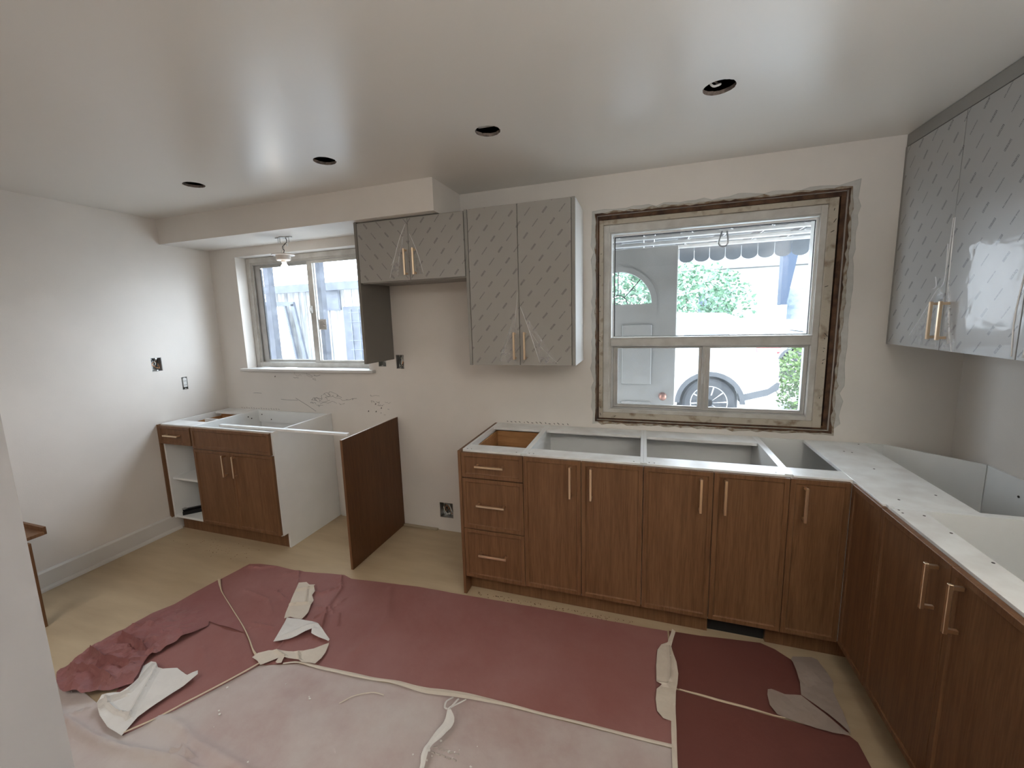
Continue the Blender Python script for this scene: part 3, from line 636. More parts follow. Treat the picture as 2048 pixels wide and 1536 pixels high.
# ------------------------------------------------------------------ upper cabinets
DU, HU, UT = .3327, 1.319, 2.2345
def filmdoor(f, t, u0, u1, z0, z1, w0, w1, mat, hu, hz, creases=(), tent=None, L=.160):
    g = .0015
    d = put('door', MB(f, u0+g, u1-g, w0, w1, z0+g, z1-g, bev=.001), mat, t)
    handle(f, hu, hz, w1, L, True, d)
    if creases:
        bm = NB()
        for pl, wd_ in creases:
            q = sweep([(a, b, 0) for a, b in pl], 5); n = len(q); prev = None
            for i, p in enumerate(q):
                dd = (q[min(i+1, n-1)]-q[max(i-1, 0)]).normalized(); nn = Vector((-dd.y, dd.x, 0)); h = wd_*(.55+.45*math.sin(PI*i/(n-1)))*(1+.35*noise.noise(Vector((i*.9, p.x*9, 0))))
                a, b, c = [bm.verts.new(f(*v)) for v in ((p.x-nn.x*h, w1+.0003, p.y-nn.y*h), (p.x, w1+.0028, p.y), (p.x+nn.x*h, w1+.0003, p.y+nn.y*h))]
                if prev: bm.faces.new((prev[0], prev[1], b, a)); bm.faces.new((prev[1], prev[2], c, b))
                prev = (a, b, c)
        put('film_crease', bm, mCrease, d)
    if tent:
        bm = NB(); pts = tent; vs = []
        poly = [Vector(p) for p in pts]; cx = sum((p for p in poly), Vector((0, 0)))/len(poly); N = 14
        ring0 = [bm.verts.new(f(p.x, w1+.0004, p.y)) for p in poly]
        rg = [ring0]
        for k in (1, 2, 3):
            rg.append([bm.verts.new(f(*( (p.lerp(cx, k/4)).x, w1+.0035+.0035*noise.noise(Vector((p.x*30, p.y*30, k))), (p.lerp(cx, k/4)).y))) for p in poly])
        n = len(poly)
        for a, b in zip(rg, rg[1:]):
            for i in range(n): bm.faces.new((a[i], a[(i+1) % n], b[(i+1) % n], b[i]))
        cv = bm.verts.new(f(cx.x, w1+.006, cx.y))
        for i in range(n): bm.faces.new((rg[-1][i], rg[-1][(i+1) % n], cv))
        o = put('loose_film', bm, mTent, d)
    return d
w0, w1 = DU-.018, DU
t = thing('upper_cabinet', (2.13, -.16, 1.8516), 'short grey upper cabinet in printed protective film under the bulkhead', 'cabinet')
put('carcass', MB(fBack, 1.7615, 2.5085, .002, w0-.001, 1.853, UT-.001), mGrey, t)
put('film_overhang', MB(fBack, 1.762, 2.508, w0-.012, w0-.0015, 1.847, 1.853), mGrey, t)
filmdoor(fBack, t, 1.7605, 2.1335, 1.8516, 2.228, w0, w1, mFilmL, 2.112, 1.963,
         [([(2.118, 2.19), (2.06, 2.08), (1.985, 1.875)], .0022), ([(2.10, 2.12), (2.06, 1.99), (2.045, 1.885)], .0012), ([(2.05, 2.05), (2.02, 1.98), (2.0, 1.95)], .0010)],
         [(2.12, 2.18), (1.985, 1.875), (2.05, 1.878)])
filmdoor(fBack, t, 2.1335, 2.5085, 1.8516, 2.228, w0, w1, mFilmR, 2.174, 1.963,
         [([(2.145, 2.13), (2.19, 2.02), (2.228, 1.885)], .0020)], [(2.148, 2.13), (2.228, 1.885), (2.18, 1.89)])
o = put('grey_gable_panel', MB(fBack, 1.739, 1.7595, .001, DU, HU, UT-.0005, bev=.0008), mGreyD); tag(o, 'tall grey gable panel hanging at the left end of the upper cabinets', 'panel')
t = thing('upper_cabinet', (2.84, -.16, HU), 'tall grey two door upper cabinet in printed film left of the big window', 'cabinet')
for a in ((2.511, 2.5315), ): put('filler_strip', MB(fBack, a[0], a[1]-.002, .002, DU-.004, HU, UT), mGrey, t)
put('side_panel', MB(fBack, 2.5320, 2.548, .002, w0-.001, HU+.001, UT), mMel, t)
put('side_panel', MB(fBack, 3.143, 3.161, .002, DU-.018, HU, UT), mMel, t)
put('edge_strip', MB(fBack, 3.143, 3.161, DU-.0178, DU-.001, HU, UT), mGrey, t)
put('bottom_panel', MB(fBack, 2.548, 3.143, .002, w0-.001, HU+.001, HU+.017), mMel, t)
put('top_panel', MB(fBack, 2.548, 3.143, .002, w0-.001, UT-.016, UT), mMel, t)
put('back_panel', MB(fBack, 2.548, 3.143, .002, .008, HU+.017, UT-.016), mMel, t)
filmdoor(fBack, t, 2.5325, 2.8365, HU, UT, w0, w1, mFilmR, 2.807, 1.436,
         [([(2.829, 1.745), (2.812, 1.60), (2.803, 1.54)], .0014), ([(2.80, 1.60), (2.765, 1.50), (2.705, 1.365)], .0010), ([(2.79, 1.52), (2.74, 1.42), (2.715, 1.35)], .0008)],
         [(2.812, 1.62), (2.70, 1.345), (2.81, 1.335)])
filmdoor(fBack, t, 2.8365, 3.1415, HU, UT, w0, w1, mFilmR, 2.870, 1.436,
         [([(2.842, 1.665), (2.885, 1.55), (2.955, 1.335)], .0020), ([(2.90, 1.52), (2.96, 1.43), (3.03, 1.36), (3.06, 1.335)], .0009)],
         [(2.85, 1.65), (2.955, 1.33), (3.06, 1.335)])
# right wall uppers
UR, HRr = .3199, 1.4077
w0, w1 = UR-.018, UR
o = put('cabinet_crown_filler', MB(fRight, .001, 2.2, UR-.035, UR-.004, 2.362, H-.002, bev=.001), mGrey); tag(o, 'grey filler board between the right hand upper cabinets and the ceiling', 'filler board')
t = thing('upper_cabinet', (4.87, -.41, HRr), 'tall grey two door upper cabinet on the right wall with glossy printed film', 'cabinet')
put('carcass', MB(fRight, .020, .808, .002, w0-.001, HRr+.001, 2.360), mGrey, t)
put('scribe_filler', MB(fRight, .001, .019, .002, UR-.002, HRr, 2.361), mGrey, t)
filmdoor(fRight, t, .020, .420, HRr, 2.358, w0, w1, mFilmW, .390, 1.535,
         [([(.40, 1.85), (.405, 1.70), (.36, 1.66), (.30, 1.58), (.20, 1.46)], .0022), ([(.345, 1.72), (.355, 1.68), (.33, 1.67)], .003), ([(.415, 1.95), (.41, 1.75)], .002)],
         [(.41, 1.75), (.20, 1.43), (.41, 1.415)])
filmdoor(fRight, t, .420, .810, HRr, 2.358, w0, w1, mFilmW, .452, 1.535,
         [([(.425, 1.95), (.43, 1.72), (.445, 1.60), (.47, 1.50), (.50, 1.41)], .0026), ([(.435, 1.62), (.46, 1.56), (.475, 1.44)], .0014), ([(.80, 1.70), (.785, 1.55), (.795, 1.42)], .0022)],
         [(.43, 1.72), (.435, 1.415), (.52, 1.415)])
t = thing('upper_cabinet', (4.87, -1.2, HRr), 'grey film covered upper cabinet on the right wall, cut by the frame edge', 'cabinet')
put('carcass', MB(fRight, .812, 1.57, .002, w0-.001, HRr+.001, 2.360), mGrey, t)
filmdoor(fRight, t, .811, 1.19, HRr, 2.358, w0, w1, mFilmW, 1.15, 1.535, [([(.83, 1.62), (.845, 1.5), (.84, 1.42)], .002)])
filmdoor(fRight, t, 1.19, 1.57, HRr, 2.358, w0, w1, mFilmW, 1.22, 1.535)

# ------------------------------------------------------------------ light fixture hanging from the bulkhead
t = thing('ceiling_lamp', (1.0, -.183, 2.235), 'bare lit bulb in a white lampholder dangling by wires over the window', 'lamp')
bm = NB(); box(bm, .935, 1.08, -.192, -.174, 2.228, 2.2345); lathe(bm, [(.03, 0), (.03, .006)], (1.005, -.183, 2.2285), 20); put('bracket', bm, mSteel, t)
bm = NB()
for x in (.955, 1.055): tube(bm, [(x, -.183, 2.23), (x, -.183, 2.195)], .0022, 6)
put('bracket_screw', bm, mSteel, t)
for sgn, m_ in ((-1, mWireW), (1, mWireB)):
    put('wire', tube(NB(), sweep([(1.0+sgn*.025, -.183, 2.232), (1.0+sgn*.03, -.18, 2.20), (1.0-sgn*.008, -.186, 2.165), (.99+sgn*.012, -.183, 2.14), (.985+sgn*.006, -.183, 2.118)], 6), .003, 6), m_, t)
put('wire_connector', lathe(NB(), [(.0001, 0), (.005, .003), (.008, .026), (.0001, .028)], (1.035, -.183, 2.165), 12), mPlug, t)
put('lampholder', lathe(NB(), [(.0001, .048), (.055, .048), (.078, .043), (.080, .036), (.052, .032), (.050, .006), (.044, 0), (.018, 0), (.017, -.014), (.0001, -.014)], (.988, -.183, 2.070), 32), mPorc, t, smooth=False)
put('bulb', lathe(NB(), [(.013, .045), (.015, .03), (.026, .012), (.030, -.005), (.026, -.022), (.014, -.033), (.0001, -.036)], (.992, -.183, 2.014), 24), mBulb, t, smooth=True)

# cable loop in the nearest ceiling hole
o = put('cable_loop', tube(NB(), sweep([(3.74, -.86, H+.09), (3.735, -.85, H+.03), (3.75, -.835, H+.008), (3.775, -.83, H+.012), (3.77, -.80, H+.03), (3.745, -.79, H+.06)], 8), .004, 7), mWireW)
tag(o, 'white cable loop hanging inside the ceiling hole nearest the big window', 'cable')

# ------------------------------------------------------------------ low wooden bench at the left edge
t = thing('low_bench', (.2, -1.6, 0), 'low oak bench with raised rim against the left wall, mostly hidden by the partition', 'bench')
put('top_board', B(.03, .398, -2.1, -1.462, .490, .508, bev=.001), mOak, t)
put('rim', B(.03, .385, -1.462, -1.446, .486, .530, bev=.001), mOak, t)
put('leg', B(.385, .447, -1.560, -1.538, 0, .489, bev=.001), mOak, t)
put('leg', B(.385, .447, -2.08, -2.06, 0, .489, bev=.001), mOak, t)
put('leg', B(.03, .09, -1.560, -1.538, 0, .489, bev=.001), mOak, t)
put('leg', B(.03, .09, -2.08, -2.06, 0, .489, bev=.001), mOak, t)

# ------------------------------------------------------------------ floor papers
def inside(p, poly):
    x, y = p; c = False; n = len(poly)
    for i in range(n):
        x1, y1 = poly[i]; x2, y2 = poly[(i+1) % n]
        if (y1 > y) != (y2 > y) and x < (x2-x1)*(y-y1)/(y2-y1)+x1: c = not c
    return c
def sdist(p, pl):
    best = 9
    for (x1, y1), (x2, y2) in zip(pl, pl[1:]):
        dx, dy = x2-x1, y2-y1; t = max(0, min(1, ((p[0]-x1)*dx+(p[1]-y1)*dy)/(dx*dx+dy*dy+1e-12))); s = dx*(p[1]-y1)-dy*(p[0]-x1)
        d = math.hypot(p[0]-x1-t*dx, p[1]-y1-t*dy)
        if d < abs(best): best = d if s >= 0 else -d
    return best
def sheet(outline, z, step=.03, amp=.0015, freq=4, creases=(), lift=(), crumple=(), edge=.0, smooth=True, seed=0, jag=0):
    out = []
    n = len(outline)
    for i in range(n):
        a, b = Vector(outline[i]), Vector(outline[(i+1) % n]); k = max(1, int((b-a).length/step))
        for q in range(k):
            p = a.lerp(b, q/k)
            if q and jag: d = (b-a).normalized(); p = p+Vector((-d.y, d.x))*jag*noise.noise(Vector((p.x*40, p.y*40, seed)))
            out.append((p.x, p.y))
    xs = [p[0] for p in out]; ys = [p[1] for p in out]; pts = [Vector(p) for p in out]; rnd = random.Random(seed)
    y = min(ys); row = 0
    while y < max(ys):
        x = min(xs)+(row % 2)*step/2
        while x < max(xs):
            p = (x+rnd.uniform(-.2, .2)*step, y+rnd.uniform(-.2, .2)*step)
            if inside(p, out) and min((p[0]-q[0])**2+(p[1]-q[1])**2 for q in out) > (step*.4)**2: pts.append(Vector(p))
            x += step
        y += step*.87; row += 1
    for pl, h, wdt in creases:
        for off in (-wdt, -wdt*.4, 0, wdt*.4, wdt):
            for (a, b) in zip(pl, pl[1:]):
                a, b = Vector(a), Vector(b); d = (b-a); L_ = d.length; d.normalize(); k = max(1, int(L_/(step*.6)))
                for q in range(k):
                    p = a.lerp(b, q/k)+Vector((-d.y, d.x))*off
                    if inside(p, out): pts.append(p)
    N = len(out)
    vs, es, fs, *_ = delaunay_2d_cdt(pts, [(i, (i+1) % N) for i in range(N)], [list(range(N))], 1, 1e-5)
    bm = NB(); V = []
    for v in vs:
        zz = z+amp*(1+noise.noise(Vector((v.x*freq, v.y*freq, seed))))+amp*.4*noise.noise(Vector((v.x*freq*3, v.y*freq*3, seed+3)))
        for pl, h, wdt in creases:
            s = sdist(v, pl); q = abs(s)/wdt
            if q < 1: zz += 1.5*h*(1-q)**1.5
            elif q < 3: zz += h*.0
        for c, r, h in lift:
            q = (Vector(c)-v).length/r
            if q < 1: zz += h*(1-q*q)**2
        for c, r, h, fq in crumple:
            q = (Vector(c)-v).length/r
            if q < 1:
                k = 1-q**4; A_ = v.x*.6+v.y*.8; B_ = v.x*.8-v.y*.6
                zz += h*k*((1-min(1, 2.6*abs(noise.noise(Vector((A_*fq*1.6, B_*fq*.55, seed))))))*.8+(1-min(1, 2.4*abs(noise.noise(Vector((A_*fq*1.1, B_*fq*2.2, seed+5))))))*.55)
        V.append(bm.verts.new((v.x, v.y, max(zz, .0008))))
    for f_ in fs:
        try: bm.faces.new([V[i] for i in f_])
        except ValueError: pass
    bmesh.ops.recalc_face_normals(bm, faces=bm.faces)
    if bm.faces and sum(f_.normal.z for f_ in bm.faces) < 0: bmesh.ops.reverse_faces(bm, faces=bm.faces)
    return bm
def floorpaper(name, mat, label, cat, outline, z, smooth=True, **k):
    o = put(name, sheet(outline, z, **k), mat, smooth=smooth)
    return tag(o, label, cat)
seam = [(1.826, -1.402), (2.0, -1.34), (2.158, -1.333), (2.37, -1.318), (2.497, -1.303), (2.64, -1.300), (2.79, -1.277), (2.965, -1.262), (3.145, -1.257), (3.36, -1.25), (3.65, -1.242)]
floorpaper('rosin_paper_sheet', mRose, 'long rose red paper sheet in front of the base cabinets', 'paper sheet',
    [(.991, -.967), (1.026, -.777), (1.10, -.755), (1.234, -.742), (1.419, -.748), (1.737, -.698), (1.806, -.718), (2.251, -.672), (2.543, -.664), (2.745, -.655), (3.082, -.642), (3.395, -.640), (3.664, -.632), (3.662, -1.0)]+seam[::-1]+[(1.721, -1.349), (1.499, -1.228), (1.152, -1.067)],
    .0035, step=.036, amp=.0022, freq=2.2, seed=2, jag=.003,
    creases=[([(1.73, -.72), (1.82, -.83), (1.86, -1.0), (1.93, -1.12)], .012, .016), ([(1.64, -.90), (1.73, -.89), (1.80, -.80)], .008, .012), ([(1.78, -1.0), (1.87, -.98), (1.93, -1.02)], .006, .012), ([(1.83, -1.12), (1.87, -.98)], .006, .010),
             ([(1.42, -.748), (1.52, -.86)], .005, .012), ([(1.05, -.80), (1.15, -.79), (1.22, -.75)], .007, .013), ([(1.35, -.80), (1.42, -.76)], .005, .012), ([(1.85, -1.36), (1.80, -1.2), (1.78, -1.13)], .006, .012), ([(1.25, -1.0), (1.45, -1.02), (1.6, -1.12)], .004, .02), ([(1.55, -1.2), (1.7, -1.19)], .004, .015),
             ([(2.1, -.75), (2.25, -1.0), (2.2, -1.25)], .006, .05), ([(1.60, -1.20), (1.50, -1.28), (1.62, -1.30)], .005, .01), ([(1.95, -1.0), (2.02, -1.1)], .005, .012), ([(1.9, -.9), (1.88, -1.02), (1.98, -1.2)], .006, .011), ([(1.45, -.95), (1.58, -1.0)], .004, .012)])
floorpaper('rosin_paper_sheet', mRose, 'small rose paper strip under the crumpled sheet, left of the dusty sheet', 'paper sheet',
    [(1.20, -1.19), (1.50, -1.23), (1.722, -1.350), (1.822, -1.402), (1.657, -1.729), (1.588, -1.826), (1.40, -1.78), (1.24, -1.62)], .0028, step=.035, amp=.0015, seed=5,
    creases=[([(1.44, -1.40), (1.6, -1.5)], .003, .03)])
floorpaper('crumpled_rosin_paper', mRoseD, 'crumpled rose paper sheet folded up at the left edge of the floor covering', 'paper sheet',
    [(.988, -.969), (.97, -1.10), (.96, -1.217), (.918, -1.303), (.911, -1.391), (.905, -1.50), (.914, -1.581), (.928, -1.722), (1.02, -1.765), (1.105, -1.789), (1.225, -1.771), (1.311, -1.718), (1.359, -1.658), (1.32, -1.60), (1.268, -1.553), (1.28, -1.48), (1.299, -1.406), (1.330, -1.290), (1.300, -1.262), (1.44, -1.268), (1.563, -1.266), (1.499, -1.229), (1.33, -1.15), (1.152, -1.068)],
    .007, step=.013, amp=.002, seed=11, smooth=False, lift=[((1.31, -1.40), .16, .014), ((1.15, -1.70), .25, .018), ((1.45, -1.262), .10, .007)],
    crumple=[((1.13, -1.60), .30, .024, 9), ((1.10, -1.38), .20, .013, 11)],
    creases=[([(1.02, -1.50), (1.10, -1.50), (1.20, -1.52)], .028, .018), ([(.95, -1.60), (1.1, -1.63), (1.25, -1.60)], .02, .015), ([(1.0, -1.70), (1.15, -1.68), (1.28, -1.69)], .018, .015), ([(.95, -1.42), (1.05, -1.38), (1.06, -1.28)], .010, .02), ([(1.30, -1.41), (1.36, -1.29)], .008, .02)])
DO = [(1.657, -1.732), (1.59, -1.830), (1.42, -1.792), (1.30, -1.765), (1.12, -1.74), (.98, -1.74), (.90, -1.95), (.92, -2.30), (1.4, -2.5), (2.37, -2.5), (2.37, -2.29), (2.53, -2.29), (2.55, -3.1), (3.64, -3.1), (3.645, -2.0)]
floorpaper('dusty_paper_sheet', mDust, 'dust covered greyish paper sheet at the bottom of the floor covering', 'paper sheet',
    [(a, b-.004) for a, b in seam]+[(3.644, -1.6)]+[DO[-1]]+DO[::-1][1:], .0045, step=.042, amp=.002, freq=2, seed=21,
    creases=[([(1.655, -1.735), (1.78, -1.735), (1.868, -1.758), (1.996, -1.771), (2.141, -1.779), (2.3, -1.80)], .011, .035), ([(1.10, -1.86), (1.294, -1.859), (1.475, -1.873), (1.644, -1.868), (1.79, -1.845), (1.91, -1.83), (2.05, -1.84)], .015, .028),
             ([(1.855, -1.818), (1.876, -1.792), (1.915, -1.80), (1.965, -1.810)], .018, .012), ([(2.05, -1.5), (2.3, -1.62)], .004, .05), ([(1.30, -1.80), (1.26, -1.85)], .010, .012)])
floorpaper('rosin_paper_sheet', mRoseShade, 'shade-coloured red paper sheet right of the taped seam, under the corner cabinets', 'paper sheet',
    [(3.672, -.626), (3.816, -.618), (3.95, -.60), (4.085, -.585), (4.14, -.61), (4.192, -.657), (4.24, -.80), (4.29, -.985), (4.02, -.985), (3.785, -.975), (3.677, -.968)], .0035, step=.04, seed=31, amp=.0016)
floorpaper('rosin_paper_sheet', mRoseShade, 'shade-coloured red paper sheet in the bottom right corner of the floor', 'paper sheet',
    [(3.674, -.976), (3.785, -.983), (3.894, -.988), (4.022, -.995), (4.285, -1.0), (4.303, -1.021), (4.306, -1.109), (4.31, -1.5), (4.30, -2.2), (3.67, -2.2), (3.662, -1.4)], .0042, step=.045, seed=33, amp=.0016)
# tapes and torn backing paper
def ribbon(name, mat, label, pts, wd_, z=.0105, cat='tape', zs=None, **k):
    q = sweep([(*p, 0) for p in pts], 5); bm = NB(); prev = None; n = len(q)
    for i, p in enumerate(q):
        d = (q[min(i+1, n-1)]-q[max(i-1, 0)]).normalized(); t_ = i/(n-1)
        if isinstance(wd_, (list, tuple)): s = t_*(len(wd_)-1); j = min(int(s), len(wd_)-2); w_ = wd_[j]*(1-s+j)+wd_[j+1]*(s-j)
        else: w_ = wd_
        w_ *= .5*(1+.15*noise.noise(Vector((i*.5, z*99, 1)))); zz = z+.002*(1+noise.noise(Vector((i*.35, 2, z*50))))
        if zs: s = t_*(len(zs)-1); j = min(int(s), len(zs)-2); zz += zs[j]*(1-s+j)+zs[j+1]*(s-j)
        nn = Vector((-d.y, d.x, 0))
        a, c, b = bm.verts.new((p.x-nn.x*w_, p.y-nn.y*w_, zz)), bm.verts.new((p.x, p.y, zz+.0018)), bm.verts.new((p.x+nn.x*w_, p.y+nn.y*w_, zz+.0004))
        if prev: bm.faces.new((prev[0], a, c, prev[1])); bm.faces.new((prev[1], c, b, prev[2]))
        prev = (a, c, b)
    bmesh.ops.recalc_face_normals(bm, faces=bm.faces)
    if sum(f_.normal.z for f_ in bm.faces) < 0: bmesh.ops.reverse_faces(bm, faces=bm.faces)
    return tag(put(name, bm, mat), label, cat)
ribbon('tape_strip', mTape, 'long pale tape strip curling along the seam above the dusty sheet', [(1.93, -1.368)]+seam[1:], [.008, .010, .016, .018, .014, .022, .030, .026, .014, .012, .012, .014], z=.010)
ribbon('tape_strip', mTapeT, 'tan tape strip along the left edge of the dusty sheet', [(1.822, -1.405), (1.765, -1.525), (1.70, -1.645), (1.658, -1.729), (1.592, -1.826)], .010, z=.015)
ribbon('tape_strip', mTapeT, 'thin pinkish tape line running from the far left paper corner', [(.991, -.967), (1.07, -1.02), (1.152, -1.067), (1.32, -1.145), (1.499, -1.228), (1.62, -1.290), (1.721, -1.349), (1.78, -1.375)], [.016, .007, .004, .005, .005, .006, .014], z=.0115)
ribbon('tape_strip', mTape, 'straight pale tape strip running down the right hand seam to the camera', [(3.668, -.99), (3.664, -1.1), (3.656, -1.32), (3.652, -1.6), (3.650, -2.4)], .018, z=.0105)
ribbon('tape_strip', mTapeT, 'faint tape line crossing the shade-coloured red paper on the right', [(3.695, -.975), (3.785, -.979), (3.894, -.985), (4.022, -.991), (4.08, -.993)], [.006, .010, .012, .006, .003], z=.008)
ribbon('paper_ribbon', mTapeW, 'twisted pale paper ribbon trailing from the long tape towards the camera', [(2.842, -1.292), (2.812, -1.335), (2.800, -1.365), (2.822, -1.41), (2.808, -1.46), (2.790, -1.51), (2.788, -1.55), (2.800, -1.60), (2.79, -1.7)], [.006, .010, .012, .040, .038, .020, .022, .014, .01], z=.014, cat='paper', zs=[0, .01, .02, .012, .01, .014, .004, 0])
ribbon('paper_ribbon', mTapeW, 'small paper loop standing up beside the long tape', [(2.785, -1.298), (2.770, -1.33), (2.778, -1.362), (2.797, -1.362), (2.808, -1.325), (2.812, -1.300)], .008, z=.013, cat='paper', zs=[0, .012, .016, .012, .004])
ribbon('paper_ribbon', mTape, 'thin curved paper curl lying on the dusty sheet', [(2.33, -1.46), (2.37, -1.41), (2.43, -1.375), (2.49, -1.37)], .006, z=.0075, cat='paper')
def scrap(name, mat, label, outline, z=.012, **k):
    k.setdefault('step', .018); k.setdefault('amp', .003); k.setdefault('freq', 16)
    return floorpaper(name, mat, label, 'torn paper', outline, z, smooth=False, **k)
scrap('torn_paper', mTapeW, 'large torn white backing paper folded over beside the crumpled sheet',
    [(1.326, -1.754), (1.367, -1.712), (1.36, -1.64), (1.298, -1.579), (1.305, -1.55), (1.335, -1.548), (1.386, -1.57), (1.47, -1.54), (1.564, -1.558), (1.591, -1.528), (1.615, -1.545), (1.613, -1.562), (1.60, -1.62), (1.584, -1.683), (1.572, -1.764), (1.600, -1.837), (1.50, -1.83), (1.407, -1.807), (1.35, -1.785)],
    z=.016, seed=41, lift=[((1.60, -1.55), .06, .012), ((1.33, -1.75), .08, .022)], creases=[([(1.54, -1.775), (1.45, -1.66), (1.37, -1.56)], .010, .018), ([(1.35, -1.80), (1.40, -1.70), (1.345, -1.56)], .012, .016), ([(1.36, -1.76), (1.46, -1.775), (1.53, -1.77)], .009, .012)])
scrap('torn_paper', mTape, 'upright pale torn strip nearest the far edge of the red paper',
    [(1.533, -.864), (1.575, -.845), (1.61, -.858), (1.645, -.848), (1.655, -.87), (1.69, -.90), (1.702, -.936), (1.745, -.97), (1.76, -1.01), (1.79, -1.06), (1.797, -1.113), (1.75, -1.118), (1.721, -1.118), (1.699, -1.137), (1.672, -1.10), (1.626, -1.024), (1.60, -.98), (1.579, -.944)],
    seed=42, z=.019, creases=[([(1.58, -.93), (1.66, -.87)], .008, .012), ([(1.64, -1.04), (1.74, -1.0)], .008, .012), ([(1.62, -.88), (1.72, -1.0)], .006, .01)])
scrap('torn_paper', mTapeW, 'triangular torn paper in the middle of the three white scraps',
    [(1.706, -1.125), (1.76, -1.118), (1.813, -1.112), (1.86, -1.108), (1.895, -1.113), (1.95, -1.135), (2.045, -1.186), (2.048, -1.198), (1.98, -1.19), (1.93, -1.187), (1.912, -1.163), (1.891, -1.19), (1.84, -1.245), (1.781, -1.284), (1.752, -1.22), (1.726, -1.163)],
    seed=43, z=.017, lift=[((1.90, -1.17), .08, .012)], creases=[([(1.78, -1.27), (1.85, -1.17), (1.92, -1.12)], .005, .02)])
scrap('torn_paper', mTape, 'white torn paper fan at the corner of the dusty sheet',
    [(2.055, -1.203), (2.064, -1.215), (2.084, -1.261), (2.09, -1.295), (2.084, -1.329), (2.05, -1.332), (2.016, -1.340), (1.97, -1.335), (1.914, -1.344), (1.925, -1.372), (1.908, -1.380), (1.894, -1.377), (1.886, -1.353), (1.863, -1.380), (1.837, -1.410), (1.80, -1.395), (1.758, -1.387), (1.762, -1.358), (1.80, -1.33), (1.838, -1.316), (1.90, -1.305), (1.951, -1.292), (2.008, -1.256)],
    seed=44, z=.014, creases=[([(1.95, -1.295), (2.0, -1.34)], .006, .012), ([(1.84, -1.32), (1.92, -1.34)], .006, .012)])
scrap('torn_paper', mTape, 'crimped pale paper strip on the right hand seam near the cabinets',
    [(3.687, -.62), (3.702, -.635), (3.688, -.69), (3.676, -.744), (3.684, -.79), (3.693, -.835), (3.696, -.90), (3.689, -.954), (3.680, -.997), (3.674, -1.07), (3.662, -1.143), (3.624, -1.139), (3.602, -1.112), (3.598, -1.06), (3.603, -1.008), (3.625, -.980), (3.603, -.968), (3.604, -.88), (3.612, -.786), (3.631, -.743), (3.660, -.722), (3.672, -.68)],
    seed=45, z=.013, creases=[([(3.665, -.75), (3.668, -.85), (3.66, -.95)], .006, .012), ([(3.62, -.975), (3.655, -.972)], .007, .014)])
mFlap = paper('shaded_paper_flap', (.30, .25, .22), .4, dcol=(.22, .16, .13), dscale=9)  # pale paper darkened, the corner's shade is in the flap colour
scrap('torn_paper', mFlap, 'greyish paper flap standing near the corner cabinet',
    [(4.190, -.668), (4.20, -.650), (4.223, -.646), (4.279, -.632), (4.300, -.641), (4.309, -.699), (4.318, -.761), (4.300, -.81), (4.298, -.913), (4.290, -1.0), (4.24, -.93), (4.17, -.865), (4.185, -.80), (4.19, -.733)],
    seed=46, z=.014, lift=[((4.25, -.72), .1, .01)])
scrap('torn_paper', mFlap, 'greyish paper flap lying beside the shade-coloured red corner sheet',
    [(4.286, -1.007), (4.23, -1.012), (4.177, -1.010), (4.11, -1.0), (4.052, -.990), (4.036, -.951), (4.040, -.90), (4.048, -.872), (4.063, -.866), (4.108, -.878), (4.17, -.866), (4.23, -.93)],
    seed=47, z=.011)
bm = NB()
for k in range(46):
    if k < 16: x, y = random.gauss(2.85, .07), random.gauss(-1.53, .035)
    else: x, y = random.uniform(1.7, 3.6), random.uniform(-2.1, -1.45)
    r = random.uniform(.0015, .007 if k > 12 else .009); h = .0088
    a = random.uniform(0, 6)
    pts = [(x+r*math.cos(a+q*1.05)*random.uniform(.6, 1.1), y+r*math.sin(a+q*1.05)*random.uniform(.5, 1)) for q in range(6)]
    prism(bm, pts, lambda p, q, w: (p, q, w), h, h+.0015)
o = put('plaster_crumbs', bm, mChip); tag(o, 'white plaster crumbs scattered on the dusty paper', 'debris', kind='stuff')
bm = NB()
for k in range(5):
    for j in (-1, 1): tube(bm, [(2.80+.022*k, -1.515+j*.008, .0095), (2.815+.022*k, -1.512+j*.012, .0095)], .003, 5)
o = put('boot_print', bm, M('dried_plaster_print', (.45, .40, .36), .9)); tag(o, 'pale dried boot tread print on the dusty paper', 'footprint', kind='stuff')

bm = NB()
for k in range(150):
    if k < 100: x, y = random.uniform(2.62, 3.5), -.605-abs(random.gauss(0, .018))
    else: x, y = random.gauss(.62, .16), random.gauss(-.70, .05)
    r = random.uniform(.001, .0036); a = random.uniform(0, 6)
    prism(bm, [(x+r*math.cos(a+q*1.25)*random.uniform(.5, 1.2), y+r*math.sin(a+q*1.25)*random.uniform(.4, 1)) for q in range(5)], lambda p, q, w: (p, q, w), .0003, .0022)
o = put('dirt_crumbs', bm, M('brown_dirt', (.16, .09, .05), .95)); tag(o, 'brown dirt crumbs on the floor along the cabinet bases', 'debris', kind='stuff')
# ------------------------------------------------------------------ outside
mGround = M('concrete_drive', (.30, .30, .29), .9, var=.2, vscale=2)
g = tag(put('ground', B(-14, 22, .16, 40, -.2, .03), mGround), kind='structure')
mDoor = M('grey_painted_door', (.20, .195, .185), .5)
t = thing('porch_door', (3.33, .72, -.02), 'open grey panelled door with a half round window outside the big window', 'door')
dc = 3.330
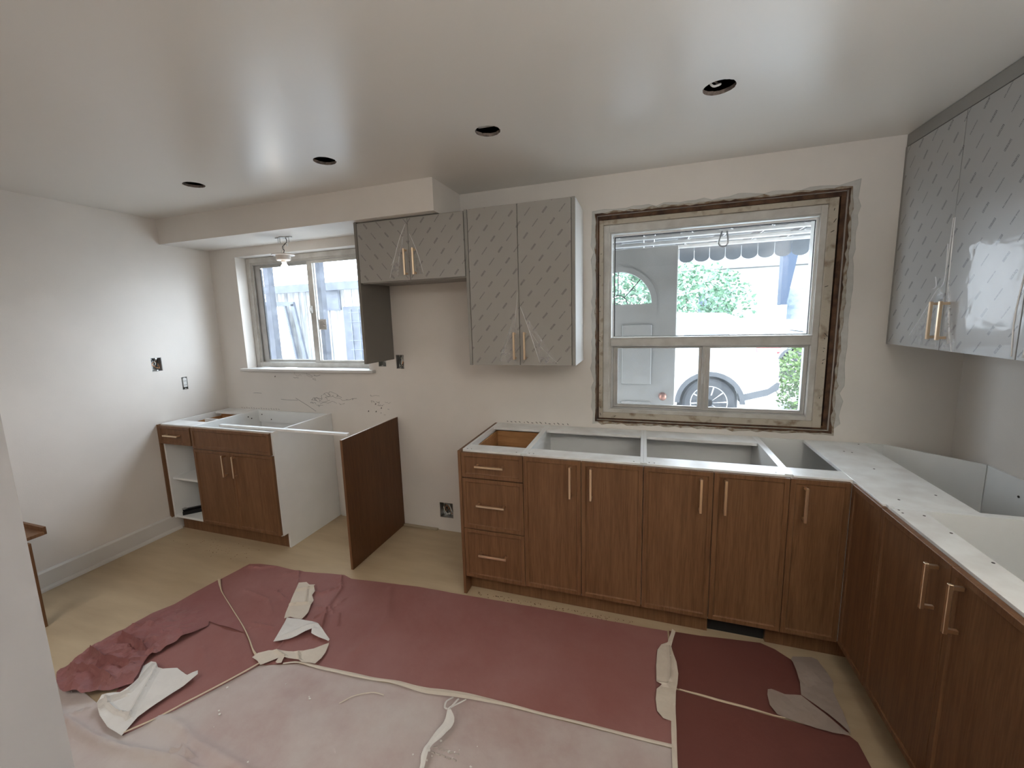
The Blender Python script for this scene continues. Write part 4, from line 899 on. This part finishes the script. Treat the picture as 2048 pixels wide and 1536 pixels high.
# slab with fan light: polygon rows around a half-disc
bm = NB(); x0, x1, zb, zt_, R, zf = 2.86, 3.748, -.02, 2.080, .245, 1.672
n = 24; arc = [(dc+R*math.cos(PI*k/n), zf+R*math.sin(PI*k/n)) for k in range(n+1)]
fd = lambda a, b, w: (a, w, b)
prism(bm, [(x0, zb), (x1, zb), (x1, zf), (x0, zf)], fd, .70, .742)
half = len(arc)//2
prism(bm, [(x1, zf), (x1, zt_), (dc, zt_)]+arc[:half+1][::-1], fd, .70, .742)
prism(bm, [(x0, zt_), (x0, zf)]+arc[half:][::-1]+[(dc, zt_)], fd, .70, .742)
put('slab', bm, mDoor, t)
bm = NB(); ro = .285
for k in range(n):
    a, b = PI*k/n, PI*(k+1)/n
    ps = [(dc+r*math.cos(q), zf+r*math.sin(q)) for r, q in ((R, a), (ro, a), (ro, b), (R, b))]
    prism(bm, ps, fd, .688, .70)
box(bm, dc-ro, dc+ro, .688, .70, zf-.045, zf)
put('fanlight_moulding', bm, mDoor, t)
bm = NB()
for a in (PI*.27, PI*.5, PI*.73): tube(bm, [(dc+.07*math.cos(a), .715, zf+.07*math.sin(a)), (dc+R*math.cos(a), .715, zf+R*math.sin(a))], .004, 5)
tube(bm, [(dc+.07*math.cos(PI*k/10), .715, zf+.07*math.sin(PI*k/10)) for k in range(11)], .004, 5)
put('muntin', bm, mBlk, t)
put('fanlight_pane', B(dc-R, dc+R, .719, .722, zf, zf+R), mGlass, t)
for (u0, u1, z0, z1) in ((3.04, 3.28, 1.05, 1.52), (3.36, 3.585, 1.05, 1.52), (3.04, 3.28, .25, .92), (3.36, 3.585, .25, .92)):
    put('raised_panel', B(u0, u1, .688, .70, z0, z1, bev=.008), mDoor, t)
put('door_knob', lathe(NB(), [(.0001, -.06), (.022, -.055), (.028, -.04), (.02, -.02), (.012, -.015), (.028, -.006), (.03, 0)], (3.668, .70, .965), 20, axis='Y'), M('aged_brass_knob', (.30, .14, .10), .35, metal=.8), t, smooth=True)
put('edge_strip', B(3.749, 3.753, .70, .742, -.02, 2.08), mAluW, t)
# awning over the window
mAwD = M('brown_awning_slat', (.05, .04, .038), .6); mAwL = M('white_awning_slat', (.22, .22, .22), .6); mVal = M('faded_awning_valance', (.11, .125, .14), .7, var=.2, vscale=10)
t = thing('window_awning', (4.0, .2, 2.11), 'striped aluminium awning with scalloped valance over the big window', 'awning')
x = 2.6; k = 0
while x < 6.2:
    wdt = .078 if k % 2 else .17
    s = put('slat', B(x, x+wdt-.004, .18, 1.62, 2.155+.012*(k % 2), 2.165+.012*(k % 2)), (mAwL, mAwD)[k % 2], t); x += wdt; k += 1
for y, z in ((.62, 2.128), (.85, 2.118), (1.12, 2.118)): put('crossbar', B(2.6, 6.2, y, y+.035, z, z+.026, bev=.004), mAlu, t)
bm = NB(); sc = .118; k = 0; x = 2.62
while x < 6.18:
    pts = [(x, 2.15), (x+sc-.003, 2.15), (x+sc-.003, 2.055)]+[(x+sc/2-.0015+(sc/2-.0015)*math.cos(a), 2.055-.038*math.sin(a)) for a in [PI*q/8 for q in range(1, 8)]]+[(x, 2.055)]
    s = put('valance_tab', prism(NB(), pts, fd, 1.30, 1.306), mVal, t); x += sc
bm.free()
put('support_arm', tube(NB(), [(4.95, 1.29, 2.07), (4.80, .20, 1.72)], .012, 8), mAlu, t)
bm = tube(NB(), sweep([(4.02, .62, 2.14), (4.00, .60, 2.06), (4.03, .60, 2.035), (4.055, .6, 2.06), (4.05, .62, 2.14)], 5), .006, 6); put('hook', bm, mBlk, t)
# car
def car(ox, oy, label, mBody, flip=1):
    """ox = x of rear bumper, body runs to -x; oy = y of near side"""
    t = thing('parked_car', (ox-2.2, oy+.9, -.03), label, 'car')
    WD = 1.82; g0 = -.03; zo = .03
    def wheelc(x): return (ox-x, zo+.335)
    wx = (.80, 3.48)
    def P(x, z): return (ox-x, z+zo)
    def arch(c): return [(c+.40*math.cos(a), .33+.40*math.sin(a)) for a in [PI*q/12 for q in range(13)]]
    low = [(.02, .50), (.05, .33), (.18, .26)]
    low = [(.0, .80), (.02, .62), (.10, .52), (.38, .44)]+[(a, b) for a, b in arch(wx[0])[::-1]]+[(1.22, .22), (3.06, .22)]+[(a, b) for a, b in arch(wx[1])[::-1]]+[(3.92, .22), (4.35, .30), (4.42, .55), (4.38, .78), (4.15, .92), (3.2, 1.02), (2.4, 1.05), (.42, 1.20), (.10, 1.18), (.03, .98)]
    bm = NB()
    secs = [(oy+.0, .03, 0), (oy+.06, .0, 0), (oy+WD-.06, .0, 0), (oy+WD, .03, 0)]
    rings = []
    for (y, ins, _) in secs:
        rings.append([bm.verts.new((P(x, z)[0], y, P(x, z)[1])) for x, z in low])
    for a, b in zip(rings, rings[1:]):
        for i in range(len(low)): bm.faces.new((a[i], a[(i+1) % len(low)], b[(i+1) % len(low)], b[i]))
    bm.faces.new(rings[0]); bm.faces.new(rings[-1][::-1]); bmesh.ops.recalc_face_normals(bm, faces=bm.faces)
    put('body', bm, mBody, t)
    gh = [(.10, 1.16), (.38, 1.44), (.62, 1.54), (1.9, 1.58), (2.5, 1.48), (3.25, 1.03)]
    bm = NB(); R0 = [bm.verts.new((*(P(x, z)[0],), oy+.06+.16*((z-1.03)/.55), P(x, z)[1])) for x, z in gh]; R1 = [bm.verts.new((P(x, z)[0], oy+WD-.06-.16*((z-1.03)/.55), P(x, z)[1])) for x, z in gh]
    bm.faces.new(R0); bm.faces.new(R1[::-1])
    for i in range(len(gh)-1): bm.faces.new((R0[i], R0[i+1], R1[i+1], R1[i]))
    bmesh.ops.recalc_face_normals(bm, faces=bm.faces)
    put('roof_shell', bm, mBody, t)
    for (q) in ([(.52, 1.14), (.66, 1.44), (1.10, 1.49), (1.14, 1.12)], [(1.22, 1.12), (1.18, 1.49), (2.0, 1.50), (2.1, 1.09)], [(2.18, 1.09), (2.08, 1.49), (2.42, 1.44), (3.0, 1.07)]):
        bm = NB(); prism(bm, q, lambda a, b, w: (P(a, b)[0], oy+.055+.16*((b-1.03)/.55)+w, P(a, b)[1]), -.004, .012); put('side_window', bm, mCarG, t)
    bm = NB()
    vv = [bm.verts.new((P(x, z)[0]+.008, y, P(x, z)[1]+.004)) for (x, z, y) in ((.14, 1.12, oy+.16), (.36, 1.41, oy+.26), (.36, 1.41, oy+WD-.26), (.14, 1.12, oy+WD-.16))]
    bm.faces.new(vv); put('rear_window', bm, mCarG, t)
    for y in (oy-.006, oy+WD-.22): put('tail_lamp', B(ox-.30, ox+.006, y, y+.226, zo+1.0, zo+1.17, bev=.03), mTail, t)
    put('lower_bumper', prism(NB(), [(P(a, b)[0], P(a, b)[1]) for a, b in [(-.008, .62), (.0, .54), (.12, .46), (.40, .38), (.40, .47), (.12, .55), (.02, .64)]], fd, oy-.008, oy+WD+.008), mPlasticD, t)
    for wq in wx: put('wheel_well', prism(NB(), [(wheelc(wq)[0]+.395*math.cos(PI*q/12), wheelc(wq)[1]+.395*math.sin(PI*q/12)) for q in range(13)]+[(wheelc(wq)[0]-.395, .12), (wheelc(wq)[0]+.395, .12)], fd, oy+.30, oy+.32), mPlasticD, t)
    for wq in wx:
        c = wheelc(wq)
        bm = NB()      # arch trim
        for k in range(16):
            a, b = PI*k/16, PI*(k+1)/16
            ps = [(c[0]+r*math.cos(q), c[1]+r*math.sin(q)) for r, q in ((.37, a), (.43, a), (.43, b), (.37, b))]; prism(bm, ps, fd, oy-.012, oy+.01)
        put('arch_trim', bm, mPlasticD, t)
        for yy in (oy+.03, oy+WD-.25):
            wh = put('wheel', lathe(NB(), [(.225, 0), (.30, -.004), (.328, .01), (.335, .04), (.335, .18), (.30, .21), (.225, .21)], (c[0], yy, c[1]), 36, axis='Y'), mTyre, t, smooth=False)
            bm = NB(); lathe(bm, [(.212, .004), (.232, -.004), (.232, .03), (.212, .03), (.212, .004)], (c[0], yy, c[1]), 36, axis='Y')
            for k in range(10):
                a = 2*PI*k/10; tube(bm, [(c[0]+.04*math.cos(a), yy+.012, c[1]+.04*math.sin(a)), (c[0]+.215*math.cos(a+.06), yy+.006, c[1]+.215*math.sin(a+.06))], .012, 5)
            lathe(bm, [(.05, 0), (.05, .02)], (c[0], yy, c[1]), 16, axis='Y'); put('rim', bm, mRim, wh)
    return t
mCarG = M('car_window_glass', (.05, .07, .09), .08, spec=.8); mTail = M('red_tail_lamp', (.45, .02, .03), .2, coat=1)
mPlasticD = M('black_bumper_plastic', (.035, .037, .042), .6); mTyre = M('tyre_rubber', (.02, .021, .024), .8); mRim = M('alloy_rim', (.55, .56, .58), .35, metal=.6)
mWhiteCar = M('white_car_paint', (.60, .61, .62), .3, coat=.6); mSilver = M('silver_car_paint', (.26, .28, .30), .3, metal=.5, coat=.6)
car(5.175, 3.45, 'white hatchback parked close outside the big window', mWhiteCar)
car(10.3, 8.2, 'silver car parked further away behind the white hatchback', mSilver)
# shrubs
mLeafY = M('lime_hedge_leaf', (.10, .17, .03), .6, col2=(.05, .10, .02), vscale=6); mLeafB = M('bluish_bush_leaf', (.13, .24, .14), .6, col2=(.07, .14, .09), vscale=5)  # hedge leaves are lime green, bush leaves blue-green
mBark = M('bark', (.06, .045, .035), .9)
def shrub(name, c, rx, ry, rz, n, mat, label, cat='bush', leaf=.07, stem=True, group=None):
    t = thing(name, (c[0], c[1], -.03), label, cat, group); rnd = random.Random(int(c[0]*91+c[1])); vs = []; fs = []
    for _ in range(n):
        while True:
            p = Vector((rnd.uniform(-1, 1), rnd.uniform(-1, 1), rnd.uniform(-1, 1)))
            if .45 < p.length < 1: break
        p = p*(1+.25*noise.noise(p*2.5+Vector(c))); q = Vector((c[0]+p.x*rx, c[1]+p.y*ry, max(.02, c[2]+p.z*rz)))
        a = Vector((rnd.uniform(-1, 1), rnd.uniform(-1, 1), rnd.uniform(-.6, 1))).normalized(); b = a.cross(Vector((rnd.uniform(-1, 1), rnd.uniform(-1, 1), rnd.uniform(-1, 1)))).normalized(); s = leaf*rnd.uniform(.6, 1.3)
        i = len(vs); vs += [q-a*s, q+b*s*.5, q+a*s, q-b*s*.5]; fs.append((i, i+1, i+2, i+3))
    bm = NB(); V = [bm.verts.new(v) for v in vs]
    for f_ in fs: bm.faces.new([V[i] for i in f_])
    o = put('foliage', bm, mat, t); o['kind'] = 'stuff'
    for k in range(4): put('stem', tube(NB(), [(c[0]+(k-1.5)*.1*rx, c[1], -.03), (c[0]+(k-1.5)*.35*rx, c[1]+(k % 2-.5)*.3*ry, c[2]+rz*.3)], [.03, .012], 6), mBark, t)
    return t
shrub('hedge', (6.15, 4.9, .42), .62, .6, .78, 5200, mLeafY, 'bright green hedge at the right behind the white hatchback', leaf=.035)
shrub('bush', (10.4, 13.2, 1.75), 1.6, 1.2, 1.6, 3800, mLeafB, 'bluish green bush right of the blue grey post', leaf=.07)
shrub('bush', (5.3, 14.5, 1.9), 1.8, 1.2, 1.5, 3000, mLeafB, 'pale green bush beyond the car roof', leaf=.10)
shrub('bush', (3.0, 8.6, 1.7), 1.25, .9, 1.25, 3600, mLeafB, 'leafy bush seen through the half round door window', leaf=.08)
# street house beyond
mHs = M('white_siding', (.45, .46, .45), .8); mRoof = M('grey_shingles', (.12, .12, .12), .9); mPost = M('blue_grey_post', (.02, .032, .055), .8)
t = thing('street_house', (9, 21, -.03), 'pale house across the street seen through the big window', 'house')
put('wall', B(3.5, 15, 20, 27, -.03, 3.6), mHs, t); bm = NB(); prism(bm, [(19.3, 3.5), (23.5, 6.2), (27.6, 3.5)], lambda a, b, w: (w, a, b), 3, 15.5); put('roof', bm, mRoof, t)
for (x0, x1, z0, z1) in ((6.0, 7.4, 1.2, 2.6), (9.6, 10.7, 1.1, 2.5), (12.2, 13.4, 1.2, 2.6)):
    f_ = put('window', B(x0-.08, x1+.08, 19.93, 20, z0-.08, z1+.08), mTrim, t); put('pane', B(x0, x1, 19.90, 19.93, z0, z1), mCarG, f_)
put('chimney', B(7.8, 8.5, 22, 22.8, 4.5, 6.9), M('brown_brick_chimney', (.16, .09, .07), .9, var=.3, vscale=8), t)
t = thing('tapered_post', (7.2, 10.6, .03), 'blue grey tapered post, whitened below for glare, rising behind the cars', 'post')
put('glare_base', B(7.0, 7.14, 10.5, 10.8, .03, 1.7), mHs, t)  # lower post painted white for the glare that swallows it
put('dark_top', prism(NB(), [(6.98, 1.7), (7.12, 1.7), (7.36, 3.3), (6.98, 3.3)], fd, 10.5, 10.8), mPost, t)
# --- neighbour through the small window
mSid = M('white_board_siding', (.22, .22, .21), .8, col2=(.08, .08, .085), vscale=3, stretch=(6, 6, .5)); mFas = M('dark_fascia', (.030, .036, .055), .7); mBlue = M('dark_blue_glass', (.014, .022, .042), .5, var=.4, vscale=8)
mGrille = M('grille_wire', (.10, .12, .16), .6)
t = thing('neighbour_shed', (-1.2, 4.6, -.03), 'pale board clad building with dark eaves outside the small window', 'building')
put('wall', B(-2.62, .3, 3.05, 6, -.03, 2.25), M('shed_core', (.4, .4, .4), .9), t)
for k in range(19):
    x = -2.62+k*.153; put('board', B(x+.003, x+.150, 3.02+.006*((k*7) % 3)/2, 3.05, -.03, 2.12), mSid, t)
put('fascia', B(-2.75, .4, 2.86, 2.90, 2.11, 2.235), mFas, t)
bm = NB(); prism(bm, [(2.905, 2.235), (6.1, 2.6), (6.1, 2.54), (2.905, 2.17)], lambda a, b, w: (w, a, b), -2.8, .45); put('roof', bm, M('pale_metal_roof', (.45, .47, .50), .6), t)
f_ = put('window', B(-1.49, -1.15, 2.99, 3.02, 1.80, 2.115), mFas, t); put('pane', B(-1.47, -1.17, 2.985, 2.99, 1.82, 2.10), mBlue, f_)
f_ = put('screen_door', B(-1.10, -.30, 2.99, 3.02, .80, 1.845), mBlue, t)
for z in (1.15, 1.30, 1.60, 1.75): put('grille_bar', B(-1.0, -.35, 2.975, 2.99, z, z+.005), mGrille, f_)
for x in (-.95, -.80, -.65, -.5): put('grille_bar', B(x, x+.005, 2.975, 2.99, .85, 1.8), mGrille, f_)
t = thing('old_window_frame', (-2.2, 2.85, -.03), 'old dark window frame leaning against the pale building', 'window frame')
def leanbar(x0, z0, x1, z1, w_, mat, y=2.80):
    d = Vector((x1-x0, z1-z0)).normalized(); nn = Vector((-d.y, d.x))*w_/2
    put('rail', prism(NB(), [(x0-nn.x, z0-nn.y), (x1-nn.x, z1-nn.y), (x1+nn.x, z1+nn.y), (x0+nn.x, z0+nn.y)], fd, y, y+.04), mat, t)
leanbar(-2.60, 1.95, -1.92, 1.92, .065, mFas); leanbar(-2.56, 1.92, -2.47, -.03, .06, mFas); leanbar(-1.95, 1.92, -1.60, -.03, .065, mFas); leanbar(-2.48, 1.90, -2.14, -.03, .035, mFas); leanbar(-2.12, 1.90, -1.80, -.03, .035, mFas)
put('panel_sheet', prism(NB(), [(-2.47, 1.88), (-2.12, 1.88), (-1.80, 0), (-2.14, 0)], fd, 2.842, 2.848), mAluW, t)
for (x, nm) in ((-.055, 'dark timber post outside the left sash of the small window'), (.575, 'dark timber post outside the right sash of the small window')):
    o = put('timber_post', B(x-.034, x+.034, .60, .67, -.03, 2.5, bev=.004), M('weathered_dark_post', (.022, .026, .042), .8, var=.4, vscale=12)); tag(o, nm, 'post')

for o in C.objects:
    if o.type == 'MESH' and o.name.split('.')[0] in ('screw', 'screw_hole', 'film_crease', 'slot', 'bracket_screw', 'muntin', 'bracket'): o['kind'] = 'stuff'

GROUPS = {'junction_box': 'electrical boxes in the walls', 'upper_cabinet': 'film covered upper cabinets', 'double_door_base_cabinet': 'oak base cabinets of the long run',
          'right_run_base_cabinet': 'oak base cabinets of the right run', 'toe_kick_board': 'oak toe kick boards', 'rosin_paper_sheet': 'red paper sheets on the floor',
          'tape_strip': 'tape strips on the floor paper', 'torn_paper': 'torn paper scraps on the floor', 'paper_ribbon': 'paper ribbons on the dusty sheet',
          'bush': 'bushes outside', 'parked_car': 'cars parked outside', 'timber_post': 'dark posts outside the small window'}
for o in C.objects:
    b = o.name.split('.')[0]
    if o.parent is None and b in GROUPS: o['group'] = GROUPS[b]
